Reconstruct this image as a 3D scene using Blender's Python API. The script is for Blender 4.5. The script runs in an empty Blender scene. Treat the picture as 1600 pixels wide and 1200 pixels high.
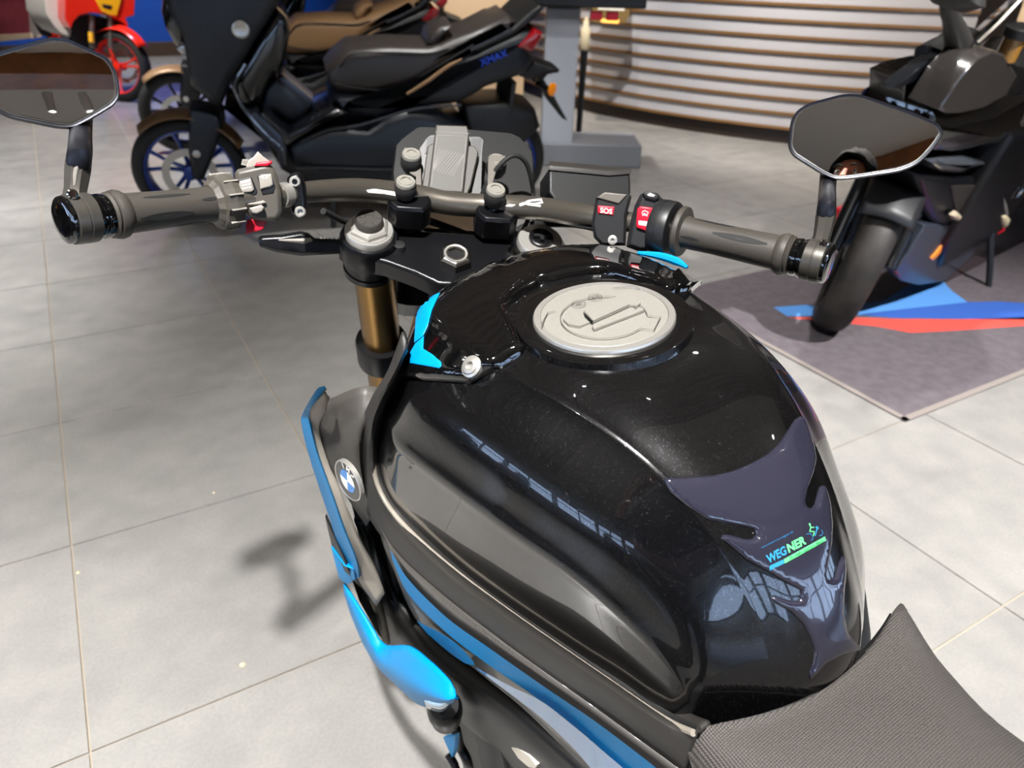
import bpy, bmesh, math, random
import numpy as np
from mathutils import Vector, Matrix
from mathutils.bvhtree import BVHTree
from mathutils.geometry import delaunay_2d_cdt
random.seed(7)
scn = bpy.context.scene
COL = scn.collection
# ---------------------------------------------------------------- camera
# solved from the 60 cm floor tiles: world axes follow the tile joints
FPX, YAW, PITCH, ROLL, CAMH = 1142.38, 0.5407, 0.52832, 0.03009, 1.23654
def _cam_axes():
    cy, sy, cp, sp = math.cos(YAW), math.sin(YAW), math.cos(PITCH), math.sin(PITCH)
    f = np.array([sy*cp, cy*cp, -sp]); r = np.array([cy, -sy, 0.0]); u = np.cross(r, f)
    cr, sr = math.cos(ROLL), math.sin(ROLL)
    return cr*r + sr*u, -sr*r + cr*u, f
CR, CU, CF = _cam_axes()
CAM = np.array([0.0, 0.0, CAMH])
cd = bpy.data.cameras.new('camera'); cam = bpy.data.objects.new('camera', cd); COL.objects.link(cam)
cam.matrix_world = Matrix(((CR[0], CU[0], -CF[0], 0), (CR[1], CU[1], -CF[1], 0), (CR[2], CU[2], -CF[2], CAMH), (0, 0, 0, 1)))
cd.sensor_width = 36; cd.lens = FPX/1600*36; cd.clip_start = 0.02
cd.dof.use_dof = True; cd.dof.focus_distance = 0.68; cd.dof.aperture_fstop = 7.5
scn.camera = cam
# ---------------------------------------------------------------- daylight, exposure
wd = bpy.data.worlds.new('sky'); scn.world = wd; wd.use_nodes = True
nt = wd.node_tree; bg = nt.nodes['Background']
bg.inputs[0].default_value = (0.50, 0.68, 1.0, 1); bg.inputs[1].default_value = 6.0
scn.view_settings.view_transform = 'Standard'; scn.view_settings.look = 'None'
scn.view_settings.gamma = 1; scn.view_settings.use_curve_mapping = False
scn.view_settings.exposure = 0.05
scn.cycles.use_denoising = True
scn.cycles.max_bounces = 8
scn.cycles.sample_clamp_indirect = 6
scn.cycles.caustics_reflective = False; scn.cycles.caustics_refractive = False

# ---------------------------------------------------------------- helpers: frames
def ray(px, py):
    return CF + (px-800)/FPX*CR - (py-600)/FPX*CU
class Frame:
    """a local frame: rows of B are its axes in the world"""
    def __init__(s, o, B): s.o = np.array(o, float); s.B = np.array(B, float)
    def loc(s, w): return s.B @ (np.array(w)-s.o)
    def wor(s, l): return s.o + np.array(l) @ s.B
    def mat(s):
        m = Matrix.Identity(4)
        for i in range(3):
            for j in range(3): m[j][i] = s.B[i][j]
            m[i][3] = s.o[i]
        return m
    def ray(s, px, py): return s.loc(CAM), s.B @ ray(px, py)
    def px(s, px, py, **k):
        c, d = s.ray(px, py); a, v = list(k.items())[0]
        t = v if a == 'd' else (v-c['xyz'.index(a)])/d['xyz'.index(a)]
        return c + d*t
    def depth(s, l): return float((s.wor(l)-CAM) @ CF)
    def sub(s, o, B):   # a frame given inside this one
        return Frame(s.wor(o), np.array(B) @ s.B)
WORLD = Frame((0, 0, 0), np.eye(3))
def unit(v): v = np.array(v, float); return v/np.linalg.norm(v)
class Plane:
    """plane through pixel (px,py) at depth d of frame F, facing the camera unless n is given (frame coords)"""
    def __init__(s, F, px, py, d, n=None):
        s.F = F; c, r = F.ray(px, py); s.p0 = c + r*d
        s.n = unit(-r if n is None else n)
        if s.n @ (c-s.p0) < 0: s.n = -s.n
    def p(s, px, py, h=0.0):
        c, r = s.F.ray(px, py); q = s.p0 + s.n*h
        return c + r*(((q-c) @ s.n)/(r @ s.n))
# ---------------------------------------------------------------- helpers: colour and materials
def lin(h):
    if isinstance(h, str):
        h = h.lstrip('#'); h = [int(h[i:i+2], 16)/255 for i in (0, 2, 4)]
        return tuple(c/12.92 if c <= .04045 else ((c+.055)/1.055)**2.4 for c in h)
    return tuple(h)
def mat(name, col, rough=.5, metal=0., coat=0., noise=None, bump=None, emit=None, spec=.5, trans=0., ior=1.45, croughness=.03, alpha=1.):
    m = bpy.data.materials.new(name); m.use_nodes = True; n = m.node_tree; b = n.nodes['Principled BSDF']
    c = lin(col)
    b.inputs['Base Color'].default_value = (*c, 1); b.inputs['Roughness'].default_value = rough; b.inputs['Metallic'].default_value = metal
    b.inputs['Coat Weight'].default_value = coat; b.inputs['Coat Roughness'].default_value = croughness
    b.inputs['Specular IOR Level'].default_value = spec; b.inputs['Transmission Weight'].default_value = trans; b.inputs['IOR'].default_value = ior
    b.inputs['Alpha'].default_value = alpha
    if emit:
        b.inputs['Emission Color'].default_value = (*lin(emit[0]), 1); b.inputs['Emission Strength'].default_value = emit[1]
    tc = n.nodes.new('ShaderNodeTexCoord')
    if noise:   # (scale, second colour, detail, low, high)
        t = n.nodes.new('ShaderNodeTexNoise'); t.inputs['Scale'].default_value = noise[0]; t.inputs['Detail'].default_value = noise[2] if len(noise) > 2 else 4
        n.links.new(tc.outputs['Object'], t.inputs['Vector'])
        rp = n.nodes.new('ShaderNodeMapRange'); rp.inputs[1].default_value = noise[3] if len(noise) > 3 else .35; rp.inputs[2].default_value = noise[4] if len(noise) > 4 else .65
        n.links.new(t.outputs['Fac'], rp.inputs[0])
        mx = n.nodes.new('ShaderNodeMix'); mx.data_type = 'RGBA'; mx.inputs[6].default_value = (*c, 1); mx.inputs[7].default_value = (*lin(noise[1]), 1)
        n.links.new(rp.outputs[0], mx.inputs[0]); n.links.new(mx.outputs[2], b.inputs['Base Color'])
    if bump:    # (scale, strength, distance)
        t = n.nodes.new('ShaderNodeTexNoise'); t.inputs['Scale'].default_value = bump[0]; t.inputs['Detail'].default_value = 3
        n.links.new(tc.outputs['Object'], t.inputs['Vector'])
        bp_ = n.nodes.new('ShaderNodeBump'); bp_.inputs['Strength'].default_value = bump[1]; bp_.inputs['Distance'].default_value = bump[2]
        n.links.new(t.outputs['Fac'], bp_.inputs['Height']); n.links.new(bp_.outputs[0], b.inputs['Normal'])
    return m
# ---------------------------------------------------------------- helpers: meshes
def ico_n(a, b):
    z = unit(np.array(b, float)-np.array(a, float)); h = np.array([0, 0, 1.]) if abs(z[2]) < .9 else np.array([1., 0, 0])
    x = unit(np.cross(h, z)); return x, np.cross(z, x), z
class MB:
    def __init__(s): s.v = []; s.f = []
    def add(s, vs, fs):
        o = len(s.v); s.v += [tuple(map(float, p)) for p in vs]; s.f += [tuple(i+o for i in f) for f in fs]; return s
    def box(s, c, size, B=None):
        B = np.eye(3) if B is None else np.array(B); c = np.array(c, float); h = np.array(size)/2
        vs = [c + (np.array([x, y, z])*h) @ B for x in (-1, 1) for y in (-1, 1) for z in (-1, 1)]
        return s.add(vs, [(0, 1, 3, 2), (4, 6, 7, 5), (0, 4, 5, 1), (2, 3, 7, 6), (0, 2, 6, 4), (1, 5, 7, 3)])
    def rings(s, R, cap0=True, cap1=True, closed=True):
        n = len(R[0]); vs = [p for r in R for p in r]; fs = []
        for i in range(len(R)-1):
            for j in range(n if closed else n-1):
                a, b = i*n+j, i*n+(j+1) % n; fs.append((a, b, b+n, a+n))
        if cap0: fs.append(tuple(range(n))[::-1])
        if cap1: fs.append(tuple(range((len(R)-1)*n, len(R)*n)))
        return s.add(vs, fs)
    def lathe(s, p0, p1, prof, n=24, cap0=True, cap1=True):
        """prof: (t in metres from p0 along p0->p1, radius)"""
        x, y, z = ico_n(p0, p1); p0 = np.array(p0, float)
        R = [[p0 + z*t + r*(math.cos(2*math.pi*k/n)*x + math.sin(2*math.pi*k/n)*y) for k in range(n)] for t, r in prof]
        return s.rings(R, cap0, cap1)
    def cyl(s, a, b, r, r2=None, n=20):
        L = float(np.linalg.norm(np.array(b)-np.array(a))); return s.lathe(a, b, [(0, r), (L, r if r2 is None else r2)], n)
    def tube(s, pts, r, n=12, steps=6, flat=None):
        pts = [np.array(p, float) for p in pts]
        rr = list(r) if hasattr(r, '__len__') else [r]*len(pts)
        P, Rr = spline(pts, steps), np.interp(np.linspace(0, len(pts)-1, (len(pts)-1)*steps+1), range(len(pts)), rr)
        R = []; x = None
        for i, p in enumerate(P):
            t = unit(P[min(i+1, len(P)-1)]-P[max(i-1, 0)])
            if x is None: x, _, _ = ico_n((0, 0, 0), t)
            x = unit(x - t*(x @ t)); y = np.cross(t, x)
            R.append([p + Rr[i]*(math.cos(2*math.pi*k/n)*x + math.sin(2*math.pi*k/n)*y) for k in range(n)])
        return s.rings(R)
    def torus(s, c, ax, R, r, n=32, m=10, sy=1.0):
        x, y, z = ico_n((0, 0, 0), ax); c = np.array(c, float); rings = []
        for i in range(n):
            a = 2*math.pi*i/n; d = math.cos(a)*x + math.sin(a)*y
            rings.append([c + d*(R + r*math.cos(2*math.pi*k/m)) + z*r*sy*math.sin(2*math.pi*k/m) for k in range(m)])
        return s.rings(rings + [rings[0]], False, False)
    def grid(s, G):
        n = len(G[0]); return s.add([p for r in G for p in r], [(i*n+j, i*n+j+1, (i+1)*n+j+1, (i+1)*n+j) for i in range(len(G)-1) for j in range(n-1)])
    def prism(s, pts, off, inset=0.0, lip=0.0):
        """polygon pts (3d, roughly planar) moved back by vector off; front edge chamfered by inset over depth lip"""
        pts = [np.array(p, float) for p in pts]; off = np.array(off, float); R = []
        if inset > 0:
            R.append(shrink(pts, inset)); u = unit(off); R.append([p + u*lip for p in pts])
        else: R.append(pts)
        R.append([p + off for p in pts])
        return s.rings(R)
    def pillow(s, pts, up, h, rings=4, back=None):
        """domed polygon: rings shrink towards the centre while rising by h along up; closed behind by vector back"""
        pts = [np.array(p, float) for p in pts]; up = unit(up); c = sum(pts)/len(pts); R = []
        if back is not None: R.append([p + np.array(back, float) for p in pts])
        for i in range(rings+1):
            a = i/rings*math.pi/2
            k = math.cos(a)*.96+.04; R.append([c + (p-c)*k + up*h*math.sin(a) for p in pts])
        return s.rings(R, back is not None, True)
    def slab(s, pts, w, r, off=(0, 0, 0), ax=(1, 0, 0), seg=4, side=1.0):
        """side-view outline pts (3d) thickened +-w along ax with rounded rims of radius r"""
        pts = [np.array(p, float)+np.array(off, float) for p in pts]; ax = unit(ax); L = []; R = []
        for i in range(seg+1):
            a = math.pi/2*i/seg; q = shrink(pts, r*(1-math.sin(a))); x = w - r*side*(1-math.cos(a))
            L.append([p - ax*x for p in q]); R.append([p + ax*x for p in q])
        return s.rings(L + R[::-1])
    def mirror(s):
        o = len(s.v); s.v += [(-x, y, z) for x, y, z in s.v]; s.f += [tuple(i+o for i in f[::-1]) for f in s.f[:]]; return s
    def mesh(s, name):
        me = bpy.data.meshes.new(name); me.from_pydata(s.v, [], s.f)
        b = bmesh.new(); b.from_mesh(me); bmesh.ops.remove_doubles(b, verts=b.verts, dist=1e-6); bmesh.ops.recalc_face_normals(b, faces=b.faces); b.to_mesh(me); b.free()
        return me
def shrink(pts, d):
    """move a closed polygon inwards by d"""
    if abs(d) < 1e-9: return [p.copy() for p in pts]
    n = len(pts); c = sum(pts)/n; nn = np.zeros(3)
    for i in range(n): nn += np.cross(pts[i]-c, pts[(i+1) % n]-c)
    nn = unit(nn); out = []
    for i in range(n):
        a, b, e = pts[i-1], pts[i], pts[(i+1) % n]
        t1 = b-a; t2 = e-b
        l1, l2 = np.linalg.norm(t1), np.linalg.norm(t2)
        n1 = np.cross(nn, t1/max(l1, 1e-9)); n2 = np.cross(nn, t2/max(l2, 1e-9)); m = n1+n2; k = m @ m
        mv = m/max(k, .6)*2*d if k > 1e-9 else n1*d
        L = np.linalg.norm(mv); lim = 1.6*abs(d)
        if L > lim: mv *= lim/L
        out.append(b + mv)
    return out
def spline(pts, steps=6, closed=False):
    pts = [np.array(p, float) for p in pts]; n = len(pts); out = []
    for i in range(n if closed else n-1):
        if closed: p0, p1, p2, p3 = pts[i-1], pts[i], pts[(i+1) % n], pts[(i+2) % n]
        else: p1, p2 = pts[i], pts[i+1]; p0 = pts[i-1] if i else 2*p1-p2; p3 = pts[i+2] if i+2 < n else 2*p2-p1
        for k in range(steps):
            t = k/steps; out.append(.5*((2*p1)+(p2-p0)*t+(2*p0-5*p1+4*p2-p3)*t*t+(3*p1-p0-3*p2+p3)*t**3))
    if not closed: out.append(pts[-1])
    return out
def spline2(rows, su=6, sv=6):
    """Catmull-Rom patch through a grid of points"""
    A = [spline(r, sv) for r in rows]; cols = [spline([A[i][j] for i in range(len(A))], su) for j in range(len(A[0]))]
    return [[cols[j][i] for j in range(len(cols))] for i in range(len(cols[0]))]
def obj(name, mb, m, parent=None, smooth=40, bevel=0.0, seg=2, subsurf=0, solid=0.0):
    me = mb if isinstance(mb, bpy.types.Mesh) else mb.mesh(name)
    if m is not None and not me.materials: me.materials.append(m)
    if smooth is not None:
        me.shade_smooth() if hasattr(me, 'shade_smooth') else None
        if smooth < 180: me.set_sharp_from_angle(angle=math.radians(smooth))
    o = bpy.data.objects.new(name, me); COL.objects.link(o)
    if parent is not None: o.parent = parent
    if solid: q = o.modifiers.new('solid', 'SOLIDIFY'); q.thickness = solid; q.offset = -1
    if bevel > 0:
        q = o.modifiers.new('bevel', 'BEVEL'); q.width = bevel; q.segments = seg; q.limit_method = 'ANGLE'; q.angle_limit = math.radians(35); q.harden_normals = False
    if subsurf: q = o.modifiers.new('sub', 'SUBSURF'); q.levels = subsurf; q.render_levels = subsurf
    return o
def tag(o, label=None, cat=None, group=None, kind=None):
    for k, v in (('label', label), ('category', cat), ('group', group), ('kind', kind)):
        if v: o[k] = v
    return o
def thing(name, F, label, cat, group=None):
    o = bpy.data.objects.new(name, None); COL.objects.link(o); o.empty_display_size = .1
    o.matrix_world = F.mat() if isinstance(F, Frame) else Matrix.Translation(F)
    return tag(o, label, cat, group)
def struct(name, mb, m, parent=None, **k):
    o = obj(name, mb, m, parent, **k); o['kind'] = 'structure'; return o
def copy_tree(o, parent=None):
    c = o.copy(); COL.objects.link(c)
    if parent is not None: c.parent = parent
    for ch in list(o.children): copy_tree(ch, c)
    return c
def text_mesh(txt, size=1.0, bold=0.0, shear=0.0):
    """flat outline of a line of text: 2d verts and faces, unit font size, starting at x=0"""
    cu = bpy.data.curves.new('t', 'FONT'); cu.body = txt; cu.size = size; cu.offset = bold; cu.shear = shear; cu.resolution_u = 3
    o = bpy.data.objects.new('t', cu); COL.objects.link(o); dg = bpy.context.evaluated_depsgraph_get(); dg.update()
    me = o.evaluated_get(dg).to_mesh(); vs = [(v.co.x, v.co.y) for v in me.vertices]; fs = [tuple(p.vertices) for p in me.polygons]
    o.evaluated_get(dg).to_mesh_clear(); bpy.data.objects.remove(o); bpy.data.curves.remove(cu)
    return vs, fs
# ---------------------------------------------------------------- room
TX0, TY0, TS = -0.37218*.6, 4.73766*.6, .6
RX0, RX1, RY0, RY1, RZ = -4.6, 9.2, -5.2, 11.3, 3.7
def tile_mat():
    m = mat('floor_tile_porcelain', '#868481', .24, spec=.5); n = m.node_tree; b = n.nodes['Principled BSDF']
    g_ = n.nodes.new('ShaderNodeNewGeometry'); f = []
    for sc_, de, lo, hi in ((2.2, 6, .35, .68), (9, 8, .35, .7), (140, 2, .3, .75)):
        t = n.nodes.new('ShaderNodeTexNoise'); t.inputs['Scale'].default_value = sc_; t.inputs['Detail'].default_value = de; n.links.new(g_.outputs['Position'], t.inputs['Vector'])
        r = n.nodes.new('ShaderNodeMapRange'); r.inputs[1].default_value = lo; r.inputs[2].default_value = hi; n.links.new(t.outputs['Fac'], r.inputs[0]); f.append(r)
    oi = n.nodes.new('ShaderNodeObjectInfo'); prev = None
    for r, fac, col in ((f[0], .55, '#6d6c6b'), (f[1], .40, '#a09d98'), (f[2], .22, '#5f5e5d'), (None, .10, '#55544f')):
        mu = n.nodes.new('ShaderNodeMath'); mu.operation = 'MULTIPLY'; mu.inputs[1].default_value = fac; n.links.new(r.outputs[0] if r else oi.outputs['Random'], mu.inputs[0])
        mx = n.nodes.new('ShaderNodeMix'); mx.data_type = 'RGBA'; mx.inputs[7].default_value = (*lin(col), 1)
        if prev: n.links.new(prev, mx.inputs[6])
        else: mx.inputs[6].default_value = (*lin('#8b8986'), 1)
        n.links.new(mu.outputs[0], mx.inputs[0]); prev = mx.outputs[2]
    n.links.new(prev, b.inputs['Base Color']); return m
M_tile = tile_mat()
M_grout = mat('tile_grout', '#94897a', .8)
M_wall = mat('wall_paint_white', '#c9c2b8', .7)
M_peach = mat('wall_paint_warm', '#dcc3a4', .7)
M_blue = mat('wall_paint_blue', '#0b3f96', .45)
M_ceil = mat('ceiling_sheet', '#a59c90', .6)
M_panel = mat('ceiling_board', '#e2dad0', .7)
M_wood = mat('beam_wood', '#9a6238', .55, noise=(6, '#7d4c29', 6))
M_base = mat('baseboard_wood', '#3a2a20', .5)
M_black = mat('black_steel', '#141416', .45)
def box_between(a, b): a, b = np.array(a, float), np.array(b, float); return MB().box((a+b)/2, abs(b-a))
floor = struct('floor', box_between((RX0, RY0, -.2), (RX1, RY1, -.004)), M_grout, smooth=None)
# tiles: one mesh shared, those in view are single objects
tm = MB(); g = .0022
R_ = []
for ins, z in ((g, -.006), (g, 0.0)):
    R_.append([(ins, ins, z), (TS-ins, ins, z), (TS-ins, TS-ins, z), (ins, TS-ins, z)])
tm.rings(R_, False, True); tmesh = tm.mesh('tile'); tmesh.materials.append(M_tile)
def seen(x, y):
    for dx in (0, .5, 1):
        for dy in (0, .5, 1):
            d = np.array([x+dx*TS, y+dy*TS, 0])-CAM; w = d @ CF
            if w > .3 and -130 < 800+FPX*(d @ CR)/w < 1730 and -90 < 600-FPX*(d @ CU)/w < 1330: return True
    return False
cells = []
for i in range(-8, 17):
    for j in range(-14, 15):
        x, y = TX0+i*TS, TY0+j*TS
        if x+TS > RX0 and x < RX1 and y+TS > RY0 and y < RY1: cells.append((x, y))
inview = sorted([c for c in cells if seen(*c)], key=lambda c: math.hypot(c[0]+.3, c[1]+.3))[:290]
sset = set(inview); rest = MB()
for c in cells:
    if c in sset:
        t = bpy.data.objects.new('tile', tmesh); COL.objects.link(t); t.parent = floor; t.location = (c[0], c[1], 0)
    else: rest.add([(v[0]+c[0], v[1]+c[1], v[2]) for v in tm.v], tm.f)
ro = obj('tile_field', rest, M_tile, floor, smooth=None); ro['kind'] = 'stuff'
struct('wall_back', box_between((RX0, RY1, 0), (RX1, RY1+.15, RZ+.2)), M_blue, smooth=None)
struct('wall_right', box_between((RX1, RY0, 0), (RX1+.15, RY1, RZ+.2)), M_wall, smooth=None)
struct('baseboard_back', box_between((RX0, RY1-.03, 0), (RX1, RY1, .17)), M_base, bevel=.004)
# left and rear walls: low parapet and lintel with big windows between
def window_wall(tagname, n, A, B, count, z0, z1):
    A, B = np.array(A, float), np.array(B, float); u = unit(B-A); L = np.linalg.norm(B-A); nrm = np.array([-u[1], u[0], 0]); Bm = np.array([u, nrm, [0, 0, 1]])
    w = MB(); w.box(A+u*L/2+np.array([0, 0, z0/2]), (L, .16, z0), Bm); w.box(A+u*L/2+np.array([0, 0, (z1+RZ+.2)/2]), (L, .16, RZ+.2-z1), Bm)
    struct('wall_'+tagname, w, M_wall, smooth=None)
    step = L/count
    for k in range(count):
        c = A+u*(step*(k+.5))+np.array([0, 0, (z0+z1)/2]); h = z1-z0; wi = step
        f = MB()
        for s in (-1, 1):
            f.box(c+u*s*(wi/2-.05), (.1, .12, h), Bm); f.box(c+np.array([0, 0, s*(h/2-.04)]), (wi-.2, .12, .08), Bm)
        f.box(c+np.array([0, 0, h*.12]), (wi-.2, .08, .07), Bm); f.box(c, (.06, .08, h-.16), Bm)
        fo = struct('window_%d' % (n+k), f, M_black, smooth=None)
        obj('glass_pane', MB().box(c, (wi-.2, .008, h-.16), Bm), M_glass, fo, smooth=None)
M_glass = mat('window_glass', '#ffffff', 0., trans=1., ior=1.02, spec=.3)
window_wall('rear', 1, (RX0, RY0, 0), (RX1, RY0, 0), 7, .45, 2.0)
struct('wall_left', box_between((RX0-.15, 3.6, 0), (RX0, RY1, RZ+.2)), M_wall, smooth=None)
window_wall('left_front', 8, (RX0-.08, 3.6, 0), (RX0-.08, RY0, 0), 5, .85, 2.05)
struct('trim_2', box_between((RX0, RY0, 3.34), (4.2, .35, 3.42)), M_panel, smooth=None)  # plain lowered ceiling board over the rear of the room
for k, yy in enumerate((-2.7,)): struct('trim_%d' % (k+1), box_between((RX0, yy-.13, 3.14), (4.2, yy+.13, 3.34)), M_wood, bevel=.004)
# ceiling: dark trapezoidal sheet, ridges along x; a plain lowered board above the rider's side with timber beams
cl = MB(); prof = []
y = RY0; per = .30
while y < RY1:
    prof += [(y, 0), (y+.11, 0), (y+.15, .08), (y+.26, .08)]; y += per
prof.append((y, 0))
for x in (RX0, RX1): pass
n = len(prof)
cl.add([(RX0, a, RZ+b) for a, b in prof]+[(RX1, a, RZ+b) for a, b in prof], [(i, i+1, n+i+1, n+i) for i in range(n-1)])
cl.add([(RX0, RY0, RZ+.2), (RX1, RY0, RZ+.2), (RX1, RY1+.3, RZ+.2), (RX0, RY1+.3, RZ+.2)], [(0, 1, 2, 3)])
struct('ceiling', cl, M_ceil, smooth=None)
# ---------------------------------------------------------------- lamps
M_lampw = mat('lamp_white_paint', '#d8d6d2', .4)
LC = {'warm': (1., .90, .78), 'neutral': (1., .985, .96), 'violet': (.45, .40, 1.)}
M_len = {k: mat('lamp_lens_'+k, '#ffffff', .3, emit=(v, 60)) for k, v in LC.items()}
def spotlight(x, y, aim, power, col='neutral', cone=70, z=RZ-.12, label=''):
    p = np.array([x, y, z]); a = unit(np.array(aim, float)-p); F = Frame(p, np.eye(3))
    t = thing('track_spotlight', F, label, 'lamp', None)
    x_, y_, z_ = ico_n((0, 0, 0), a)
    obj('housing', MB().lathe(-a*.09, a*.09, [(0, .02), (.004, .038), (.16, .042), (.172, .042), (.172, .036), (.16, .034)], 20, True, False), M_lampw, t)
    obj('lens', MB().lathe(a*.066, a*.09, [(0, .034), (.004, .034)], 20), M_len[col], t)
    obj('bracket', MB().tube([(0, 0, .0), (0, 0, .06), (0, 0, .10)], .008, 8, 2), M_lampw, t)
    ld = bpy.data.lights.new('beam', 'SPOT'); ld.energy = power; ld.color = LC[col]; ld.spot_size = math.radians(cone); ld.spot_blend = .8; ld.shadow_soft_size = .05
    lo = bpy.data.objects.new('beam', ld); COL.objects.link(lo); lo.parent = t; lo.location = a*.10
    lo.rotation_euler = Vector(-a).to_track_quat('Z', 'Y').to_euler()
    return t
# ---------------------------------------------------------------- the motorcycle in front: frames
TH, PH, BX, BY, ST = math.radians(-2.61891258), math.radians(6.92243753), .47003759, 1.08607196, math.radians(27.809577)
_fw = np.array([math.sin(TH), math.cos(TH), 0]); _r0 = np.array([math.cos(TH), -math.sin(TH), 0]); _u0 = np.array([0, 0, 1.])
BK = Frame((BX, BY, 0), [math.cos(PH)*_r0+math.sin(PH)*_u0, _fw, -math.sin(PH)*_r0+math.cos(PH)*_u0])
RK = math.radians(24.2); AX = np.array([0, -math.sin(RK), math.cos(RK)]); AX0 = np.array([0, .096, 0]); AE = np.array([0, math.cos(RK), math.sin(RK)])
def rotv(v, a, g): v = np.array(v, float); return v*math.cos(g)+np.cross(a, v)*math.sin(g)+a*(a @ v)*(1-math.cos(g))
_SB = np.array([rotv(e, AX, -ST) for e in np.eye(3)])           # steered axes in bike coords
ST_O = AX0 - AX0 @ _SB
SF = Frame(BK.wor(ST_O), _SB @ BK.B)                             # handlebar frame
SM = Matrix.Identity(4)
for i in range(3):
    for j in range(3): SM[j][i] = _SB[i][j]
    SM[i][3] = ST_O[i]
bike = thing('motorcycle', BK, 'black and blue naked motorcycle filling the front, with glossy tank and silver filler cap', 'motorcycle')
def bpart(name, mb, m, parent=None, steer=False, **k):
    o = obj(name, mb, m, parent or bike, **k)
    if steer and parent is None: o.matrix_local = SM
    return o
def flake_paint():
    m = mat('black_metallic_paint', '#050506', .25, coat=1., spec=.35); n = m.node_tree; b = n.nodes['Principled BSDF']
    tc = n.nodes.new('ShaderNodeTexCoord'); v = n.nodes.new('ShaderNodeTexVoronoi'); v.inputs['Scale'].default_value = 1400
    n.links.new(tc.outputs['Object'], v.inputs['Vector'])
    sp = n.nodes.new('ShaderNodeSeparateColor'); n.links.new(v.outputs['Color'], sp.inputs[0])
    r = n.nodes.new('ShaderNodeMapRange'); r.inputs[1].default_value = .93; r.inputs[2].default_value = .96; n.links.new(sp.outputs[0], r.inputs[0])
    mx = n.nodes.new('ShaderNodeMix'); mx.data_type = 'RGBA'; mx.inputs[6].default_value = (.0022, .0022, .0025, 1); mx.inputs[7].default_value = (.08, .08, .09, 1)
    n.links.new(r.outputs[0], mx.inputs[0]); n.links.new(mx.outputs[2], b.inputs['Base Color'])
    n.links.new(r.outputs[0], b.inputs['Metallic'])
    return m
M_paint = flake_paint()
M_gloss = mat('black_gloss_plastic', '#060607', .06, coat=1.)
M_matte = mat('matte_graphite_plastic', '#2a2826', .5, bump=(900, .25, .0004))
M_blk = mat('black_plastic', '#0b0b0c', .5)
M_blk2 = mat('satin_black_metal', '#0c0c0f', .32, metal=.3)
M_rub = mat('black_rubber', '#151514', .72)
M_bluep = mat('blue_paint', '#0084c6', .4, spec=.25)
M_silver = mat('silver_machined', '#bcb9b3', .34, metal=.7)
M_alu = mat('bead_blasted_aluminium', '#a8a49b', .5, metal=.6, noise=(2500, '#86837b', 1, .3, .7))
M_gold = mat('gold_anodised', '#8a6a3c', .32, metal=1.)
M_chrome = mat('chrome', '#dcdcdc', .08, metal=1.)
M_grey = mat('grey_plastic', '#5d5852', .5, bump=(900, .2, .0004))
M_white = mat('white_print', '#e6e4e0', .5)
M_red = mat('red_plastic', '#c4142c', .35)
# rows front to rear, columns from the crest down to the lower edge (right half)
TK = [[(0, -.385, .935), (.05, -.388, .931), (.10, -.40, .914), (.146, -.445, .885), (.172, -.452, .850), (.185, -.439, .803), (.191, -.423, .737)],
 [(0, -.44, .957), (.05, -.442, .955), (.105, -.45, .944), (.154, -.487, .904), (.181, -.487, .855), (.187, -.470, .797), (.190, -.455, .732)],
 [(0, -.52, .960), (.062, -.52, .960), (.116, -.523, .949), (.163, -.53, .908), (.187, -.522, .853), (.186, -.507, .79), (.185, -.495, .727)],
 [(0, -.60, .962), (.062, -.60, .961), (.110, -.60, .951), (.156, -.605, .910), (.178, -.60, .857), (.175, -.592, .80), (.173, -.59, .731)],
 [(0, -.68, .957), (.052, -.68, .956), (.094, -.68, .948), (.142, -.68, .905), (.163, -.68, .855), (.161, -.672, .80), (.159, -.665, .738)],
 [(0, -.755, .935), (.042, -.755, .934), (.076, -.752, .928), (.122, -.747, .888), (.145, -.738, .845), (.143, -.733, .795), (.142, -.735, .742)],
 [(0, -.822, .893), (.034, -.819, .891), (.061, -.812, .884), (.102, -.797, .855), (.125, -.787, .82), (.128, -.783, .78), (.127, -.785, .74)],
 [(0, -.866, .838), (.029, -.862, .836), (.054, -.852, .830), (.090, -.835, .815), (.111, -.822, .79), (.117, -.817, .765), (.118, -.817, .738)],
 [(0, -.890, .78), (.028, -.886, .779), (.053, -.873, .776), (.086, -.852, .769), (.104, -.84, .76), (.112, -.832, .75), (.114, -.83, .737)],
 [(0, -.893, .70), (.028, -.889, .70), (.053, -.876, .70), (.086, -.858, .70), (.101, -.848, .70), (.109, -.84, .70), (.112, -.835, .70)]]
def densify(r):
    r = [np.array(p, float) for p in r]; o = []
    for i, p in enumerate(r):
        if i == 4: o.append(p+(r[3]-p)*.28)
        if i == 2: o.append(p+(r[1]-p)*.22)
        o.append(p)
        if i == 2: o.append(p+(r[3]-p)*.16)
        if i == 4: o.append(p+(r[5]-p)*.28)
    return o
half = [densify(r) for r in TK]
full = [[np.array([-p[0], p[1], p[2]]) for p in r[:0:-1]] + r for r in half]
G = spline2(full, 7, 5)
tank_mb = MB().grid(G)
tank_bvh = BVHTree.FromPolygons(tank_mb.v, tank_mb.f)
tank = bpart('fuel_tank', tank_mb, M_paint, smooth=180)
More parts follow.
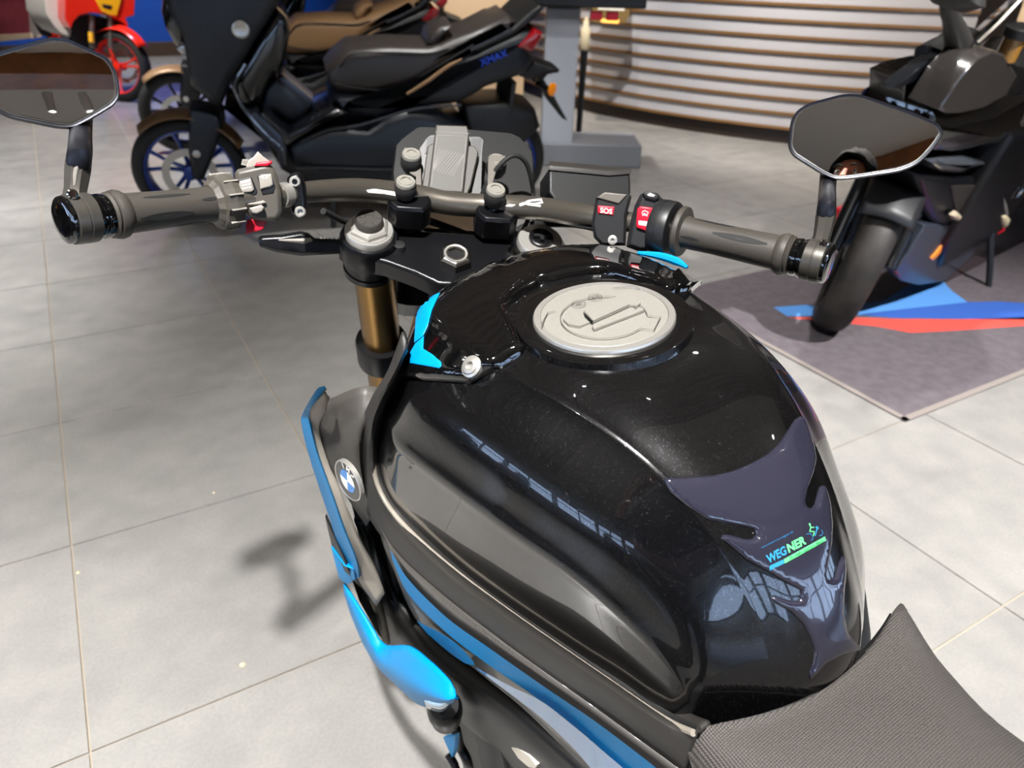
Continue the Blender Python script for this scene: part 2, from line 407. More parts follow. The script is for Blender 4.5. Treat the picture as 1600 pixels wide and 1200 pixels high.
def onto(bvh, F, px, py, off=0.0, near=False):
    c, d = F.ray(px, py); h = bvh.ray_cast(Vector(c), Vector(d))
    if h[0] is None:
        if not near: return None
        best = min((bvh.find_nearest(Vector(c+d*t)) for t in np.linspace(.35, 1.3, 120)), key=lambda q: q[3])
        h = min((bvh.find_nearest(Vector(c+d*t)) for t in np.linspace(-.01, .01, 30)+float((np.array(best[0])-c) @ d/(d @ d))), key=lambda q: q[3])
        n = np.array(h[1]); n = n if n @ (c-np.array(h[0])) > -1e-3 else -n
        return np.array(h[0])+n*off, n
    n = np.array(h[1]); n = n if n @ d < 0 else -n
    return np.array(h[0])+n*off, n
# ---------------------------------------------------------------- things laid over the tank skin
def dense(poly, step, closed=True):
    out = []; n = len(poly)
    for i in range(n if closed else n-1):
        a, b = np.array(poly[i], float), np.array(poly[(i+1) % n], float); k = max(1, int(np.linalg.norm(b-a)/step))
        out += [a+(b-a)*j/k for j in range(k)]
    if not closed: out.append(np.array(poly[-1], float))
    return out
def edge_dist(p, poly):
    A = np.array(poly); Bq = np.roll(A, -1, 0); d = Bq-A; t = np.clip(((p-A)*d).sum(1)/np.maximum((d*d).sum(1), 1e-9), 0, 1)
    return float(np.sqrt((((A+d*t[:, None])-p)**2).sum(1)).min())
def inside(p, poly):
    c = False; n = len(poly); x, y = p
    for i in range(n):
        x1, y1 = poly[i]; x2, y2 = poly[(i+1) % n]
        if (y1 > y) != (y2 > y) and x < (x2-x1)*(y-y1)/(y2-y1)+x1: c = not c
    return c
def patch(bvh, F, poly, H, r, step=9, base=-.0015, estep=5, openseg=None):
    """a skin over a surface: outline in pixels, rim rounded over r pixels up to height H"""
    P = dense(poly, estep); A = np.array(P); pts = list(P)
    def rim(p):
        if openseg is None: return edge_dist(p, P)
        A_ = A; B_ = np.roll(A, -1, 0)
        d = B_-A_; t = np.clip(((p-A_)*d).sum(1)/np.maximum((d*d).sum(1), 1e-9), 0, 1); return float(np.sqrt((((A_+d*t[:, None])-p)**2).sum(1))[keep].min())
    def F_x(q):
        h = onto(bvh, F, q[0], q[1], 0, True); return h[0][0]
    if openseg: keep = np.array([abs(F_x(q)) > .0012 for q in (A+np.roll(A, -1, 0))/2])
    lo, hi = A.min(0), A.max(0)
    ys = np.arange(lo[1], hi[1], step)
    for j, y in enumerate(ys):
        for x in np.arange(lo[0]+(j % 2)*step/2, hi[0], step):
            p = np.array([x, y])
            if inside(p, P) and edge_dist(p, P) > step*.45: pts.append(p)
    for q in (.12, .35, .7):     # extra rings near the rim
        for p in [x[:2] for x in shrink([np.array([a[0], a[1], 0.]) for a in P], (r*q) * (1 if area2(P) > 0 else 1))]:
            if inside(p, P) and abs(edge_dist(p, P)-r*q) < r*.1: pts.append(p)
    n = len(P)
    res = delaunay_2d_cdt([Vector(p) for p in pts], [(i, (i+1) % n) for i in range(n)], [], 1, 1e-4)
    mb = MB(); idx = {}; V3 = []
    for i, v in enumerate(res[0]):
        p = np.array(v); d = rim(p); h = base + (H-base)*math.sqrt(max(0, 1-(1-min(d/r, 1))**2))
        hit = onto(bvh, F, p[0], p[1], h, True)
        V3.append(None if hit is None else hit[0])
    for f in res[2]:
        if all(V3[i] is not None for i in f):
            g = []
            for i in f:
                if i not in idx: idx[i] = len(mb.v); mb.v.append(tuple(V3[i]))
                g.append(idx[i])
            mb.f.append(tuple(g))
    return mb
def area2(P): return sum(P[i-1][0]*P[i][1]-P[i][0]*P[i-1][1] for i in range(len(P)))
def decal(bvh, F, vs, fs, off=.0004, mb=None):
    mb = mb or MB(); W = []
    for p in vs:
        h = onto(bvh, F, p[0], p[1], off); W.append(None if h is None else h[0])
    if any(w is None for w in W):
        ok = [i for i, w in enumerate(W) if w is not None]; m = {j: k for k, j in enumerate(ok)}
        fs = [tuple(m[i] for i in f) for f in fs if all(i in m for i in f)]; W = [W[i] for i in ok]
    return mb.add(W, fs)
def text_px(txt, org, dirv, upv, width=None, bold=0, shear=0):
    vs, fs = text_mesh(txt, 1, bold, shear); w = max(v[0] for v in vs); cap = .73
    d, u, o = np.array(dirv, float), np.array(upv, float), np.array(org, float)   # dirv spans the whole text, upv one capital height
    return [tuple(o + d*(x/w) + u*(y/cap)) for x, y in vs], fs
def stroke(path, w, closed=False):
    """widened polyline in 2d"""
    P = [np.array(p, float) for p in path]; n = len(P); vs, fs = [], []
    for i in range(n):
        a = P[i-1] if (i or closed) else P[i]; b = P[(i+1) % n] if (i < n-1 or closed) else P[i]
        t = b-a; t = t/max(np.linalg.norm(t), 1e-9); m = np.array([-t[1], t[0]])*w/2; vs += [P[i]+m, P[i]-m]
    for i in range(n if closed else n-1): j = (i+1) % n; fs.append((2*i, 2*i+1, 2*j+1, 2*j))
    return vs, fs
def bvh_of(mb):
    return BVHTree.FromPolygons(mb.v, mb.f)
# front cover with its two wings
def proj(F, l):
    d = F.wor(l)-CAM; w = d @ CF; return (800+FPX*(d @ CR)/w, 600-FPX*(d @ CU)/w)
def top_z(y): return tank_bvh.ray_cast(Vector((0, y, 2)), Vector((0, 0, -1)))[0][2]
CEN = [proj(BK, (0, y, top_z(y))) for y in (-.503, -.48, -.45, -.42, -.402)]
COVER_OLD = [(620, 576), (629, 591), (672, 596), (725, 600), (733, 600), (775, 579), (816, 555), (823, 545), (812, 535), (801, 508), (790, 487), (800, 474), (835, 452), (880, 434), (940, 421), (1000, 416), (1040, 425), (1070, 446), (1078, 452), (1100, 442), (1102, 434), (1085, 424), (1060, 412), (1030, 402), (1000, 396), (950, 393), (900, 394), (860, 398), (820, 406), (780, 418), (740, 434), (708, 450), (686, 462), (664, 484), (652, 510), (645, 530), (628, 560)]
COVER = [(620, 576), (629, 591), (672, 596), (725, 600), (733, 600), (775, 579), (816, 555), (823, 545), (812, 535), (801, 508), (790, 487), (800, 474), (822, 458), (840, 449)] + CEN + [(745, 430), (708, 449), (687, 463), (664, 484), (652, 510), (645, 530), (628, 560)]
cover_mb = patch(tank_bvh, BK, COVER, .0105, 13, 8, openseg=True)
cover_mb.v = [(0.0 if abs(v[0]) < .0025 else v[0], v[1], v[2]) for v in cover_mb.v]; cover_mb.mirror()
cover = bpart('tank_front_cover', cover_mb, M_gloss, smooth=60)
cover_bvh = bvh_of(cover_mb)
for nm, poly in (('blue_decal', [(688, 458), (676, 463), (660, 474), (643, 493), (651, 492), (650, 506), (648, 536), (662, 525), (669, 510), (675, 486), (681, 472)]),
                 ('blue_decal', [(663, 526), (650, 537), (642, 551), (641, 568), (664, 572), (687, 576), (691, 572), (690, 566), (676, 554), (662, 545)])):
    pm = patch(cover_bvh, BK, poly, .0016, 2, 5, .0006, 4)
    tag(bpart(nm, pm, M_bluep, cover, smooth=60), 'bright blue angular decal on the cover wing')
# screws of the cover
def screw(F, bvh, px, py, r=.0075, parent=None, n3=None):
    h = onto(bvh, F, px, py)
    if h is None: return
    p, n = h; o = MB().lathe(p-n*.003, p+n*.004, [(0, r*1.35), (.0042, r*1.35), (.0052, r), (.0066, r), (.0072, r*.9), (.0072, r*.5), (.004, r*.45)], 20)
    return bpart('screw', o, M_silver, parent)
screw(BK, cover_bvh, 737, 573, parent=cover); screw(BK, cover_bvh, 1080, 433, parent=cover)
# filler cap
CZ = .9665
cc = np.array([0.0, -.604, CZ-.003])
def cp(px, py, z=CZ+.0022): return BK.px(px, py, z=z)
bpart('filler_well', MB().lathe(cc-[0, 0, .012], cc+[0, 0, .02], [(.004, .082), (.0115, .080), (.0125, .076), (.012, .068), (.012, .01)], 48), M_paint)
M_capd = mat('cap_silver_lacquer', '#a3a099', .45, metal=.35, noise=(2500, '#85827b', 1, .3, .7))
fcap = bpart('filler_cap', MB().lathe(cc-[0, 0, .002], cc+[0, 0, .02], [(0, .0575), (.0048, .0575), (.0054, .0568)], 64), M_capd)
bpart('cap_rim', MB().lathe(cc-[0, 0, .002], cc+[0, 0, .02], [(0, .0645), (.004, .0645), (.0055, .0635), (.0057, .058), (.0046, .0575), (.001, .0575)], 64, True, False), M_silver, fcap)
M_line = mat('engraved_shadow_line', '#55524d', .6)
def flat_strip(path, w, z, closed=False):
    P = [cp(*p, z=z)[:2] for p in path]; vs, fs = stroke(P, w, closed)
    return [(v[0], v[1], z) for v in vs], fs
zt = CZ+.0026
ln = MB()
c0 = cp(943, 494, zt); rr = .0385
arc = [c0[:2]+rr*np.array([math.cos(a), math.sin(a)]) for a in np.linspace(math.radians(-38), math.radians(286), 60)]
e1, e2 = arc[-1], arc[0]; ou = unit(np.append((e1+e2)/2-c0[:2], 0))[:2]*.012
arc = arc + [e1+ou, e2+ou]
vs, fs = stroke(arc, .0009, True); ln.add([(v[0], v[1], zt) for v in vs], fs)
for pth in ([(924, 514), (1004, 484)], [(914, 493), (926, 503)], [(980, 479), (982, 474), (996, 481)], [(846, 506), (856, 488), (868, 486)], [(958, 450), (990, 447), (1000, 452)], [(846, 512), (851, 498)]):
    ln.add(*flat_strip(pth, .0009, zt))
for ctr in ((904, 474), (930, 463.5)):
    k = cp(*ctr, z=zt); ring = [k[:2]+.0062*np.array([math.cos(a), math.sin(a)]) for a in np.linspace(0, 2*math.pi, 25)[:-1]]
    vs, fs = stroke(ring, .0007, True); ln.add([(v[0], v[1], zt) for v in vs], fs)
tv = unit(cp(930, 463.5, zt)-cp(904, 474, zt)); tu = np.array([-tv[1], tv[0], 0])
for ctr, tx in (((904, 474), 'E5'), ((930, 463.5), 'E10')):
    vs, fs = text_mesh(tx, .0058, .00012); k = cp(*ctr, z=zt); w = max(v[0] for v in vs)
    ln.add([k + tv*(x-w/2) + tu*(y-.002) + np.array([0, 0, .0001]) for x, y in vs], fs)
tag(bpart('engraving', ln, M_line, fcap, smooth=None), 'dark engraved outline with E5 and E10 in small circles')
lt = MB()
L4 = [cp(912, 489), cp(968, 465), cp(984, 478), cp(926, 504)]
lt.prism(np.array(L4)+[0, 0, .003], (0, 0, -.004), .001, .001)
bar = [cp(925, 511), cp(1003, 482), cp(1006, 486), cp(928, 516)]
lt.prism(np.array(bar)+[0, 0, .0018], (0, 0, -.003), .0006, .0006)
bpart('latch', lt, M_capd, fcap, smooth=30)
sc = MB()
for tri, lowi in (([(972, 459), (1001, 474), (996, 479), (968, 477)], 3), ([(880, 500), (909, 490), (923, 503), (905, 511), (888, 508)], 2)):
    P = [cp(*p) for p in tri]; P[lowi] = P[lowi]-np.array([0, 0, .0012]); P = [p+np.array([0, 0, .0011]) for p in P]
    sc.rings([P, [p-np.array([0, 0, .003]) for p in P]])
tag(bpart('finger_scoop', sc, M_capd, fcap, smooth=None), 'slanted bright finger recess beside the latch')
bpart('scoop_shadow', MB().add([cp(*p, z=CZ+.0036) for p in ((911, 488.5), (927, 501.5), (926, 504.5), (914, 496))], [(0, 1, 2, 3)]), M_blk, fcap, smooth=None)['label'] = 'painted dark shade in the left finger recess'  # black wedge paints the shade inside the recess
# tank pad
PAD = [(1035, 750), (1041, 746), (1069, 746), (1110, 743), (1143, 736), (1170, 725), (1198, 710), (1217, 692), (1231, 671), (1241, 655), (1249, 650), (1257, 654), (1263, 669), (1272, 696), (1275, 718), (1271, 738), (1261, 765), (1257, 784), (1260, 792), (1265, 794), (1271, 790), (1275, 776), (1280, 760), (1286, 757), (1291, 765), (1297, 787), (1300, 820), (1299, 848), (1294, 875), (1290, 896), (1291, 903), (1297, 906), (1303, 901), (1311, 876), (1315, 868), (1319, 871), (1321, 893), (1318, 929), (1317, 956), (1323, 984), (1333, 1000), (1345, 1011), (1341, 1017), (1316, 1022), (1289, 1036), (1264, 1063), (1263, 1052), (1269, 1036), (1272, 1017), (1265, 997), (1253, 975), (1234, 956), (1214, 945), (1203, 937), (1203, 931), (1212, 930), (1231, 937), (1245, 938), (1250, 933), (1249, 922), (1228, 912), (1192, 890), (1165, 875), (1143, 856), (1125, 842), (1128, 835), (1138, 835), (1165, 842), (1176, 841), (1181, 834), (1176, 827), (1138, 819), (1104, 812), (1071, 790), (1047, 770)]
M_gel = mat('tank_pad_gel', '#262633', .16, coat=1., croughness=.02)
pad_mb = patch(tank_bvh, BK, PAD, .0032, 7, 8)
pad = bpart('tank_pad', pad_mb, M_gel, tank, smooth=180)
pad_bvh = bvh_of(pad_mb)
M_lb = mat('logo_blue', '#2c86b4', .4); M_lg = mat('logo_green', '#63ea86', .4); M_lu = mat('logo_dim_blue', '#2a6690', .4); M_ld = mat('logo_dark', '#15323a', .5)
def lerp2(a, b, t): return np.array(a)+(np.array(b)-np.array(a))*t
dv = np.array([59.2, -31.0]); uv = np.array([-5.0, -12.2])
blue, green, dim, dark = MB(), MB(), MB(), MB()
o0 = np.array([1200.3, 880.0])
decal(pad_bvh, BK, *text_px('WEG', o0, dv*.505, uv, bold=.035, shear=.12), mb=blue)
decal(pad_bvh, BK, *text_px('NER', o0+dv*.525, dv*.475, uv, bold=.035, shear=.12), mb=green)
decal(pad_bvh, BK, [(1201.7, 884.2), (1223.6, 873.9), (1225, 880.2), (1202.7, 890.8)], [(0, 1, 2, 3)], mb=blue)
_n = 14; decal(pad_bvh, BK, [tuple(lerp2((1224.2, 873.5), (1288, 838.3), k/_n)) for k in range(_n+1)]+[tuple(lerp2((1225.4, 880.2), (1289.8, 844.6), k/_n)) for k in range(_n+1)], [(k, k+1, _n+2+k, _n+1+k) for k in range(_n)], off=.0006, mb=green)
decal(pad_bvh, BK, *text_px('...für mehr Spaß am Biken', (1230, 875.4), np.array([56, -29.8]), uv*.32), off=.0012, mb=dark)
decal(pad_bvh, BK, *text_px('www.motorrad-wegner.de', (1189, 857.2), np.array([50, -25.2]), uv*.24, bold=.01), mb=dim)
lp = lambda x, y: (1160+x/10.667, 820+y/10.667)
for cx, cy, r, a0, a1 in ((1105, 212, 62, -100, 60), (1280, 132, 52, -60, 110)):
    decal(pad_bvh, BK, *stroke([lp(cx+r*math.cos(math.radians(a)), cy+r*math.sin(math.radians(a))) for a in range(a0, a1+1, 16)], 1.2), mb=dim)
decal(pad_bvh, BK, *stroke([lp(1055, 158), lp(1135, 145)], 1.3), mb=dim)
decal(pad_bvh, BK, *stroke([lp(1245, 50), lp(1222, 110), lp(1205, 185)], 1.6), mb=blue)
decal(pad_bvh, BK, [lp(1205, 40), lp(1235, 22), lp(1270, 55), lp(1245, 78)], [(0, 1, 2, 3)], mb=blue)
decal(pad_bvh, BK, *stroke([lp(1112, -10), lp(1135, 45), lp(1115, 108), lp(1190, 118), lp(1178, 182)], 1.7), mb=green)
decal(pad_bvh, BK, *stroke([lp(1135, 45), lp(1190, 42)], 1.4), mb=green)
decal(pad_bvh, BK, [lp(1098, -22), lp(1125, -26), lp(1132, -2), lp(1104, 2)], [(0, 1, 2, 3)], mb=green)
for nm, mb, m in (('logo_lettering', blue, M_lb), ('logo_lettering', green, M_lg), ('logo_lettering', dim, M_lu), ('logo_lettering', dark, M_ld)):
    bpart(nm, mb, m, pad, smooth=None)['kind'] = 'stuff'
# ---------------------------------------------------------------- fork, handlebar, mirrors (steered to the right)
SB = np.array([[1, 0, 0], AE, AX])      # x, forward, up along the fork
def fk(o, x, e, a): return np.array(o)+x*SB[0]+e*SB[1]+a*SB[2]
FL = np.array([-.1055, -.298, .950]); FR = np.array([.1055, -.298, .950])
def sdep(l): return SF.depth(l)
M_adj = mat('adjuster_dark_grey', '#45423e', .4, metal=.3)
# fork legs
_ax = unit(AX - .075*SB[0]); FB = np.array([unit(SB[0]-_ax*(SB[0] @ _ax)), AE, _ax])
def fk0(o, x, e, a): return np.array(o)+x*FB[0]+e*FB[1]+a*FB[2]
for sgn, f in ((-1, FL), (1, FR)):
    leg = bpart('fork_leg', MB().lathe(fk0(f, 0, 0, -.055), fk0(f, 0, 0, -1), [(0, .0265), (.34, .0265), (.36, .024), (.36, .0215), (.62, .0215)], 28), M_gold, steer=True)
    bpart('fork_collar', MB().lathe(fk(f, 0, 0, -.012), fk(f, 0, 0, -1), [(0, .033), (.004, .0355), (.030, .0355), (.034, .034), (.040, .034), (.040, .0315), (.052, .0315), (.052, .033), (.060, .033), (.064, .029), (.064, .027)], 32), M_blk2, leg)
    bpart('lower_clamp', MB().lathe(fk0(f, 0, 0, -.215), fk0(f, 0, 0, -1), [(0, .0275), (0, .036), (.004, .0375), (.045, .0375), (.05, .03)], 28), M_blk2, leg)
    bpart('axle_foot', MB().tube([fk0(f, 0, 0, -.55), fk0(f, 0, .01, -.62), fk0(f, 0, .02, -.72)], [.028, .032, .024], 12), M_blk2, leg)
    cap = bpart('fork_cap', MB().lathe(fk(f, 0, 0, -.016), fk(f, 0, 0, 1), [(0, .0295), (.010, .0295), (.0125, .028), (.0125, .0255), (.0135, .0255)], 40, False, True), M_silver, leg)
    if sgn < 0:
        bpart('hex_ring', MB().lathe(fk(f, 0, 0, -.004), fk(f, 0, 0, 1), [(0, .0245), (.006, .0245), (.0085, .021), (.0085, .0165), (.004, .0165)], 6, False, True), M_silver, leg, smooth=None)
        ad = MB().lathe(fk(f, 0, 0, -.002), fk(f, 0, 0, 1), [(0, .0172), (.014, .0165), (.0165, .0145), (.0165, .006), (.0155, .0055), (.0155, 0.001)], 28)
        for k in range(6): ad.box(fk(f, .0105*math.cos(k*1.047), .0105*math.sin(k*1.047), .0146), (.006, .0018, .0012), [SB[0]*math.cos(k*1.047)+SB[1]*math.sin(k*1.047), -SB[0]*math.sin(k*1.047)+SB[1]*math.cos(k*1.047), SB[2]])
        bpart('adjuster', ad, M_adj, leg)
    else:
        bpart('adjuster', MB().lathe(fk(f, 0, 0, -.002), fk(f, 0, 0, 1), [(0, .0155), (.0035, .0155), (.0045, .014), (.0045, .011), (.002, .010), (.002, .001)], 28), M_blk2, leg)
        sl = MB().box(fk(f, 0, 0, .002), (.020, .0045, .005), SB); sl.box(fk(f, 0, 0, .0023), (.0045, .016, .005), SB)
        bpart('adjuster_slot', sl, M_blk, leg)
# top yoke
yo = MB()
YO = [(-.118, -.030), (-.085, -.037), (-.05, -.052), (-.022, -.068), (.022, -.068), (.05, -.052), (.085, -.037), (.118, -.030), (.142, -.012), (.142, .014), (.118, .033), (.08, .030), (.05, .022), (-.05, .022), (-.08, .030), (-.118, .033), (-.142, .014), (-.142, -.012)]
mid = (FL+FR)/2
yo.prism([fk(mid, x, e, -.020) for x, e in YO], -SB[2]*.026, .003, .003)
yoke = bpart('top_yoke', yo, M_blk2, steer=True, bevel=.001)
sn = SF.px(712, 397, y=-.322)
M_nut = mat('nut_steel', '#8d8983', .3, metal=1.)
bpart('stem_hole', MB().cyl(fk(sn, 0, 0, -.006), fk(sn, 0, 0, -.002), .0104), M_blk, yoke)
bpart('stem_nut', MB().lathe(fk(sn, 0, 0, -.014), fk(sn, 0, 0, 1), [(0, .0205), (.012, .0205), (.0145, .0175), (.0155, .014), (.0155, .0105), (-.03, .010)], 6, False, True), M_nut, yoke, smooth=None)
bpart('stem_bore', MB().lathe(fk(sn, 0, 0, -.010), fk(sn, 0, 0, 1), [(0, .0108), (.0118, .0118), (.0124, .0142), (.0112, .0148)], 28, True, False), M_silver, yoke)
bpart('stem_washer', MB().lathe(fk(sn, 0, 0, -.024), fk(sn, 0, 0, 1), [(0, .031), (.008, .031), (.0105, .028), (.0105, .02)], 32), M_blk2, yoke)
bpart('stem_tube', MB().lathe(fk(sn, 0, 0, -.022), fk(sn, 0, 0, -1), [(0, .027), (.17, .03), (.2, .05), (.24, .05)], 24), M_blk2, yoke)
bpart('yoke_bolt', MB().cyl(fk(FL, .036, -.014, -.03), fk(FL, .036, -.014, -.012), .007, n=12).cyl(fk(FR, -.036, -.014, -.03), fk(FR, -.036, -.014, -.012), .007, n=12), M_chrome, yoke)
# handlebar tube
LP = [(97, 342, -.53), (160, 338, -.505), (330, 320, -.43), (430, 307, -.385), (480, 300, -.35), (560, 297, -.30), (640, 305, -.27), (705, 318, -.268), (775, 322, -.27), (840, 326, -.295), (920, 338, -.35), (960, 343, -.37), (1000, 350, -.39), (1080, 365, -.43), (1240, 400, -.505), (1300, 415, -.53)]
BP = [SF.px(a, b, y=c) for a, b, c in LP]
M_bar = mat('handlebar_anthracite', '#56514a', .36, metal=.6, bump=(1500, .08, .0002))
hb = bpart('handlebar', MB().tube(BP[1:-1], [.0112, .0112, .0112, .0112, .0135, .0145, .0145, .0145, .0145, .0135, .0112, .0112, .0112, .0112], 20, 8), M_bar, steer=True)
bar_bvh = BVHTree.FromPolygons([tuple(BK.loc(SF.wor(v.co))) for v in hb.data.vertices], [tuple(p.vertices) for p in hb.data.polygons])
sbar_bvh = BVHTree.FromPolygons([v.co.copy() for v in hb.data.vertices], [tuple(p.vertices) for p in hb.data.polygons])
mk = MB()
decal(sbar_bvh, SF, [(584, 295), (620, 300), (618, 306), (600, 303), (575, 301), (572, 297)], [(0, 1, 2, 3, 4, 5)], mb=mk)
decal(sbar_bvh, SF, [(796, 319), (806, 320), (800, 323), (788, 322)], [(0, 1, 2, 3)], mb=mk)
decal(sbar_bvh, SF, *stroke([(812, 320), (828, 314), (846, 312), (848, 316), (836, 319), (822, 318), (812, 321)], 3), mb=mk)
decal(sbar_bvh, SF, *stroke([(824, 319), (845, 322)], 3), mb=mk)
tag(bpart('lettering', mk, M_white, hb, smooth=None), 'white R mark and slanted stripe printed on the bar')
# risers with clamp and stem
def along(a, b): return unit(np.array(b)-np.array(a))
for px, py, x in ((640, 306, 6), (775, 321, 8)):
    c = BP[x]; cb = MB()
    O8 = [(-.026, -.012), (-.016, -.023), (.016, -.023), (.026, -.012), (.026, .010), (.016, .021), (-.016, .021), (-.026, .010)]
    cb.prism([fk(c, x_, e_-.010, .007) for x_, e_ in O8], -SB[2]*.032, .003, .004)
    ris = bpart('riser', cb, M_blk2, steer=True, bevel=.001)
    bpart('riser_post', MB().lathe(fk(c, 0, -.004, -.016), fk(c, 0, -.02, -.09), [(0, .019), (.02, .017), (.05, .017), (.075, .021)], 20), M_blk2, ris)
# rubber mounted bolts of the display bracket
def stack(px, py, y, post):
    t = SF.px(px, py, y=y)
    b = bpart('mounting_bolt', MB().lathe(fk(t, 0, 0, -.004), fk(t, 0, 0, 1), [(0, .0118), (.003, .0118), (.0045, .0108), (.0045, .0088), (.0052, .0085), (.0052, .0062), (.0035, .006), (.0035, .0005)], 24), M_alu, steer=True)
    bpart('rubber_bush', MB().lathe(fk(t, 0, 0, -.004), fk(t, 0, 0, -1), [(0, .0112), (.003, .0132), (.013, .0132), (.016, .0115), (.019, .0105)], 20), M_rub, b)
    if post: bpart('post', MB().cyl(fk(t, 0, 0, -.018), fk(t, 0, .004, -.042), .0072, n=14), M_chrome, b)
stack(643, 240, -.235, False); stack(634, 283, -.293, True); stack(777, 249, -.235, False); stack(775, 295, -.293, True)
# display bracket, screen and navigation cradle
def pan(F, pts, d, back, n=None, ins=.0015, lip=.0015, ref=None, h=0.0, mb=None):
    rx = ref or (sum(p[0] for p in pts)/len(pts), sum(p[1] for p in pts)/len(pts))
    pl = Plane(F, rx[0], rx[1], d, n); P = [pl.p(x, y, h) for x, y in pts]
    return (mb or MB()).prism(P, -pl.n*back, ins, lip)
DT = sdep(SF.px(705, 250, y=-.17)); DC = sdep(SF.px(700, 250, y=-.235))
scr_n = unit(np.array([0, -.62, .78]))
M_scr = mat('display_glass', '#2a2523', .22, coat=1.)
TFT = [(615, 306), (612, 268), (617, 226), (626, 216), (650, 198), (658, 196), (720, 199), (798, 206), (812, 212), (832, 234), (835, 250), (835, 306), (730, 318)]
dsp = bpart('display', pan(SF, TFT, DT, .018, scr_n, .0025, .003), M_blk, steer=True)
sf_in = [(622, 304), (619, 268), (624, 229), (652, 203), (720, 205), (796, 212), (808, 217), (826, 238), (829, 252), (829, 304), (730, 314)]
bpart('screen', pan(SF, sf_in, DT, .002, scr_n, .0005, .0005, (720, 260), .0006), M_scr, dsp)
M_bezel = mat('screen_edge_grey', '#77726d', .3)  # plain paler grey for the strip at the right screen edge
bpart('bezel_strip', pan(SF, [(812, 221), (817, 226), (826, 304), (811, 304)], DT, .002, scr_n, .0004, .0004, (720, 260), .0012), M_bezel, dsp)
cr_n = unit(np.array([-.05, -.80, .60]))
M_brk = mat('bracket_dark_grey', '#1d1b19', .45)
br = bpart('cradle_bracket', pan(SF, [(655, 232), (666, 216), (672, 211), (682, 210), (735, 213), (750, 213), (756, 219), (754, 240), (752, 306), (742, 308), (660, 304), (655, 262)], DC, .003, cr_n, ins=.0006, lip=.0006, ref=(704, 255), h=-.018), M_brk, steer=True)
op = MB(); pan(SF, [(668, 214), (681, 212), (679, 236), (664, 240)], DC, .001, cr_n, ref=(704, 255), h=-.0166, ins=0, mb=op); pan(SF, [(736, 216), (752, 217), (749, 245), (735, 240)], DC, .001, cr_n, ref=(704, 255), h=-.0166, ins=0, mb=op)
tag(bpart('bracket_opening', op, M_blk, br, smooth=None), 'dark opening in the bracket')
for pts in ([(627, 240), (632, 230), (657, 234), (659, 300), (648, 304), (650, 276), (640, 270), (641, 262), (648, 256)], [(763, 246), (768, 241), (790, 243), (786, 262), (776, 264), (770, 286), (762, 290)]):
    bpart('bracket_ear', pan(SF, pts, sdep(SF.px(643, 262, y=-.235)), .003, scr_n, .0006, .0006), M_grey, br)
M_crd = mat('cradle_grey', '#403d37', .55, noise=(2500, '#322f2a', 1, .3, .7))
crd = bpart('navigation_cradle', pan(SF, [(681, 194), (730, 195.5), (734, 208), (724, 302), (668, 298)], DC, .016, cr_n, .0018, .0018, (704, 255)), M_crd, steer=True, bevel=.0004)
bpart('cradle_back', pan(SF, [(668, 228), (679, 222), (742, 228), (748, 238), (736, 290), (730, 305), (658, 302), (660, 285)], DC, .012, cr_n, .0015, .0015, (704, 255), -.006), M_crd, crd)
fin = MB()
for k in range(13):
    x = 671+k*4.4; pan(SF, [(x, 302), (x+2.4, 302.2), (x+2.2, 311), (x-.2, 310.8)], DC, .012, cr_n, 0, 0, (704, 255), -.002, mb=fin)
bpart('cooling_fin', fin, M_blk, crd, smooth=None)
gv = MB(); pl = Plane(SF, 704, 255, DC, cr_n)
for k in range(12):
    a = (679+k*4.2-18, 262+k*1.2); b = (679+k*4.2+8, 232-k*.2+k*1.2)
    a = (max(a[0], 684-(a[1]-205)*.12), a[1]); b = (min(b[0], 727-(b[1]-205)*.06), b[1])
    vs, fs = stroke([a, b], .9); gv.add([pl.p(x, y, .0003) for x, y in vs], fs)
for a, b in (((680, 206), (734, 208.5)), ((683, 211), (729, 213.5)), ((683, 211), (674, 290)), ((729, 213.5), (721, 293))):
    vs, fs = stroke([a, b], .8); gv.add([pl.p(x, y, .0003) for x, y in vs], fs)
bpart('hatch_groove', gv, M_grey, crd, smooth=None)
vs, fs = text_mesh('SMART TOUCH', 1, .0); w = max(v[0] for v in vs)
bpart('cable', MB().tube([SF.px(x, y, y=yy) for x, y, yy in ((752, 308, -.25), (762, 285, -.25), (782, 257, -.25), (803, 243, -.245), (821, 253, -.24), (830, 280, -.235), (833, 306, -.23), (826, 340, -.25), (812, 370, -.28), (799, 398, -.30), (790, 420, -.31))], .0030, 10), M_rub, steer=True)
bpart('cable', MB().tube([SF.px(x, y, y=yy) for x, y, yy in ((640, 335, -.24), (690, 352, -.22), (740, 372, -.24), (776, 398, -.28), (800, 412, -.31))], .005, 10), M_rub, steer=True)
bpart('cable', MB().tube([SF.px(x, y, y=yy) for x, y, yy in ((505, 330, -.30), (545, 348, -.26), (600, 352, -.22), (660, 365, -.2), (700, 380, -.25))], .004, 10), M_rub, steer=True)
bpart('cable', MB().tube([SF.px(x, y, y=yy) for x, y, yy in ((960, 365, -.34), (920, 352, -.30), (880, 348, -.26), (830, 352, -.22), (790, 372, -.24))], .006, 10), M_rub, steer=True)
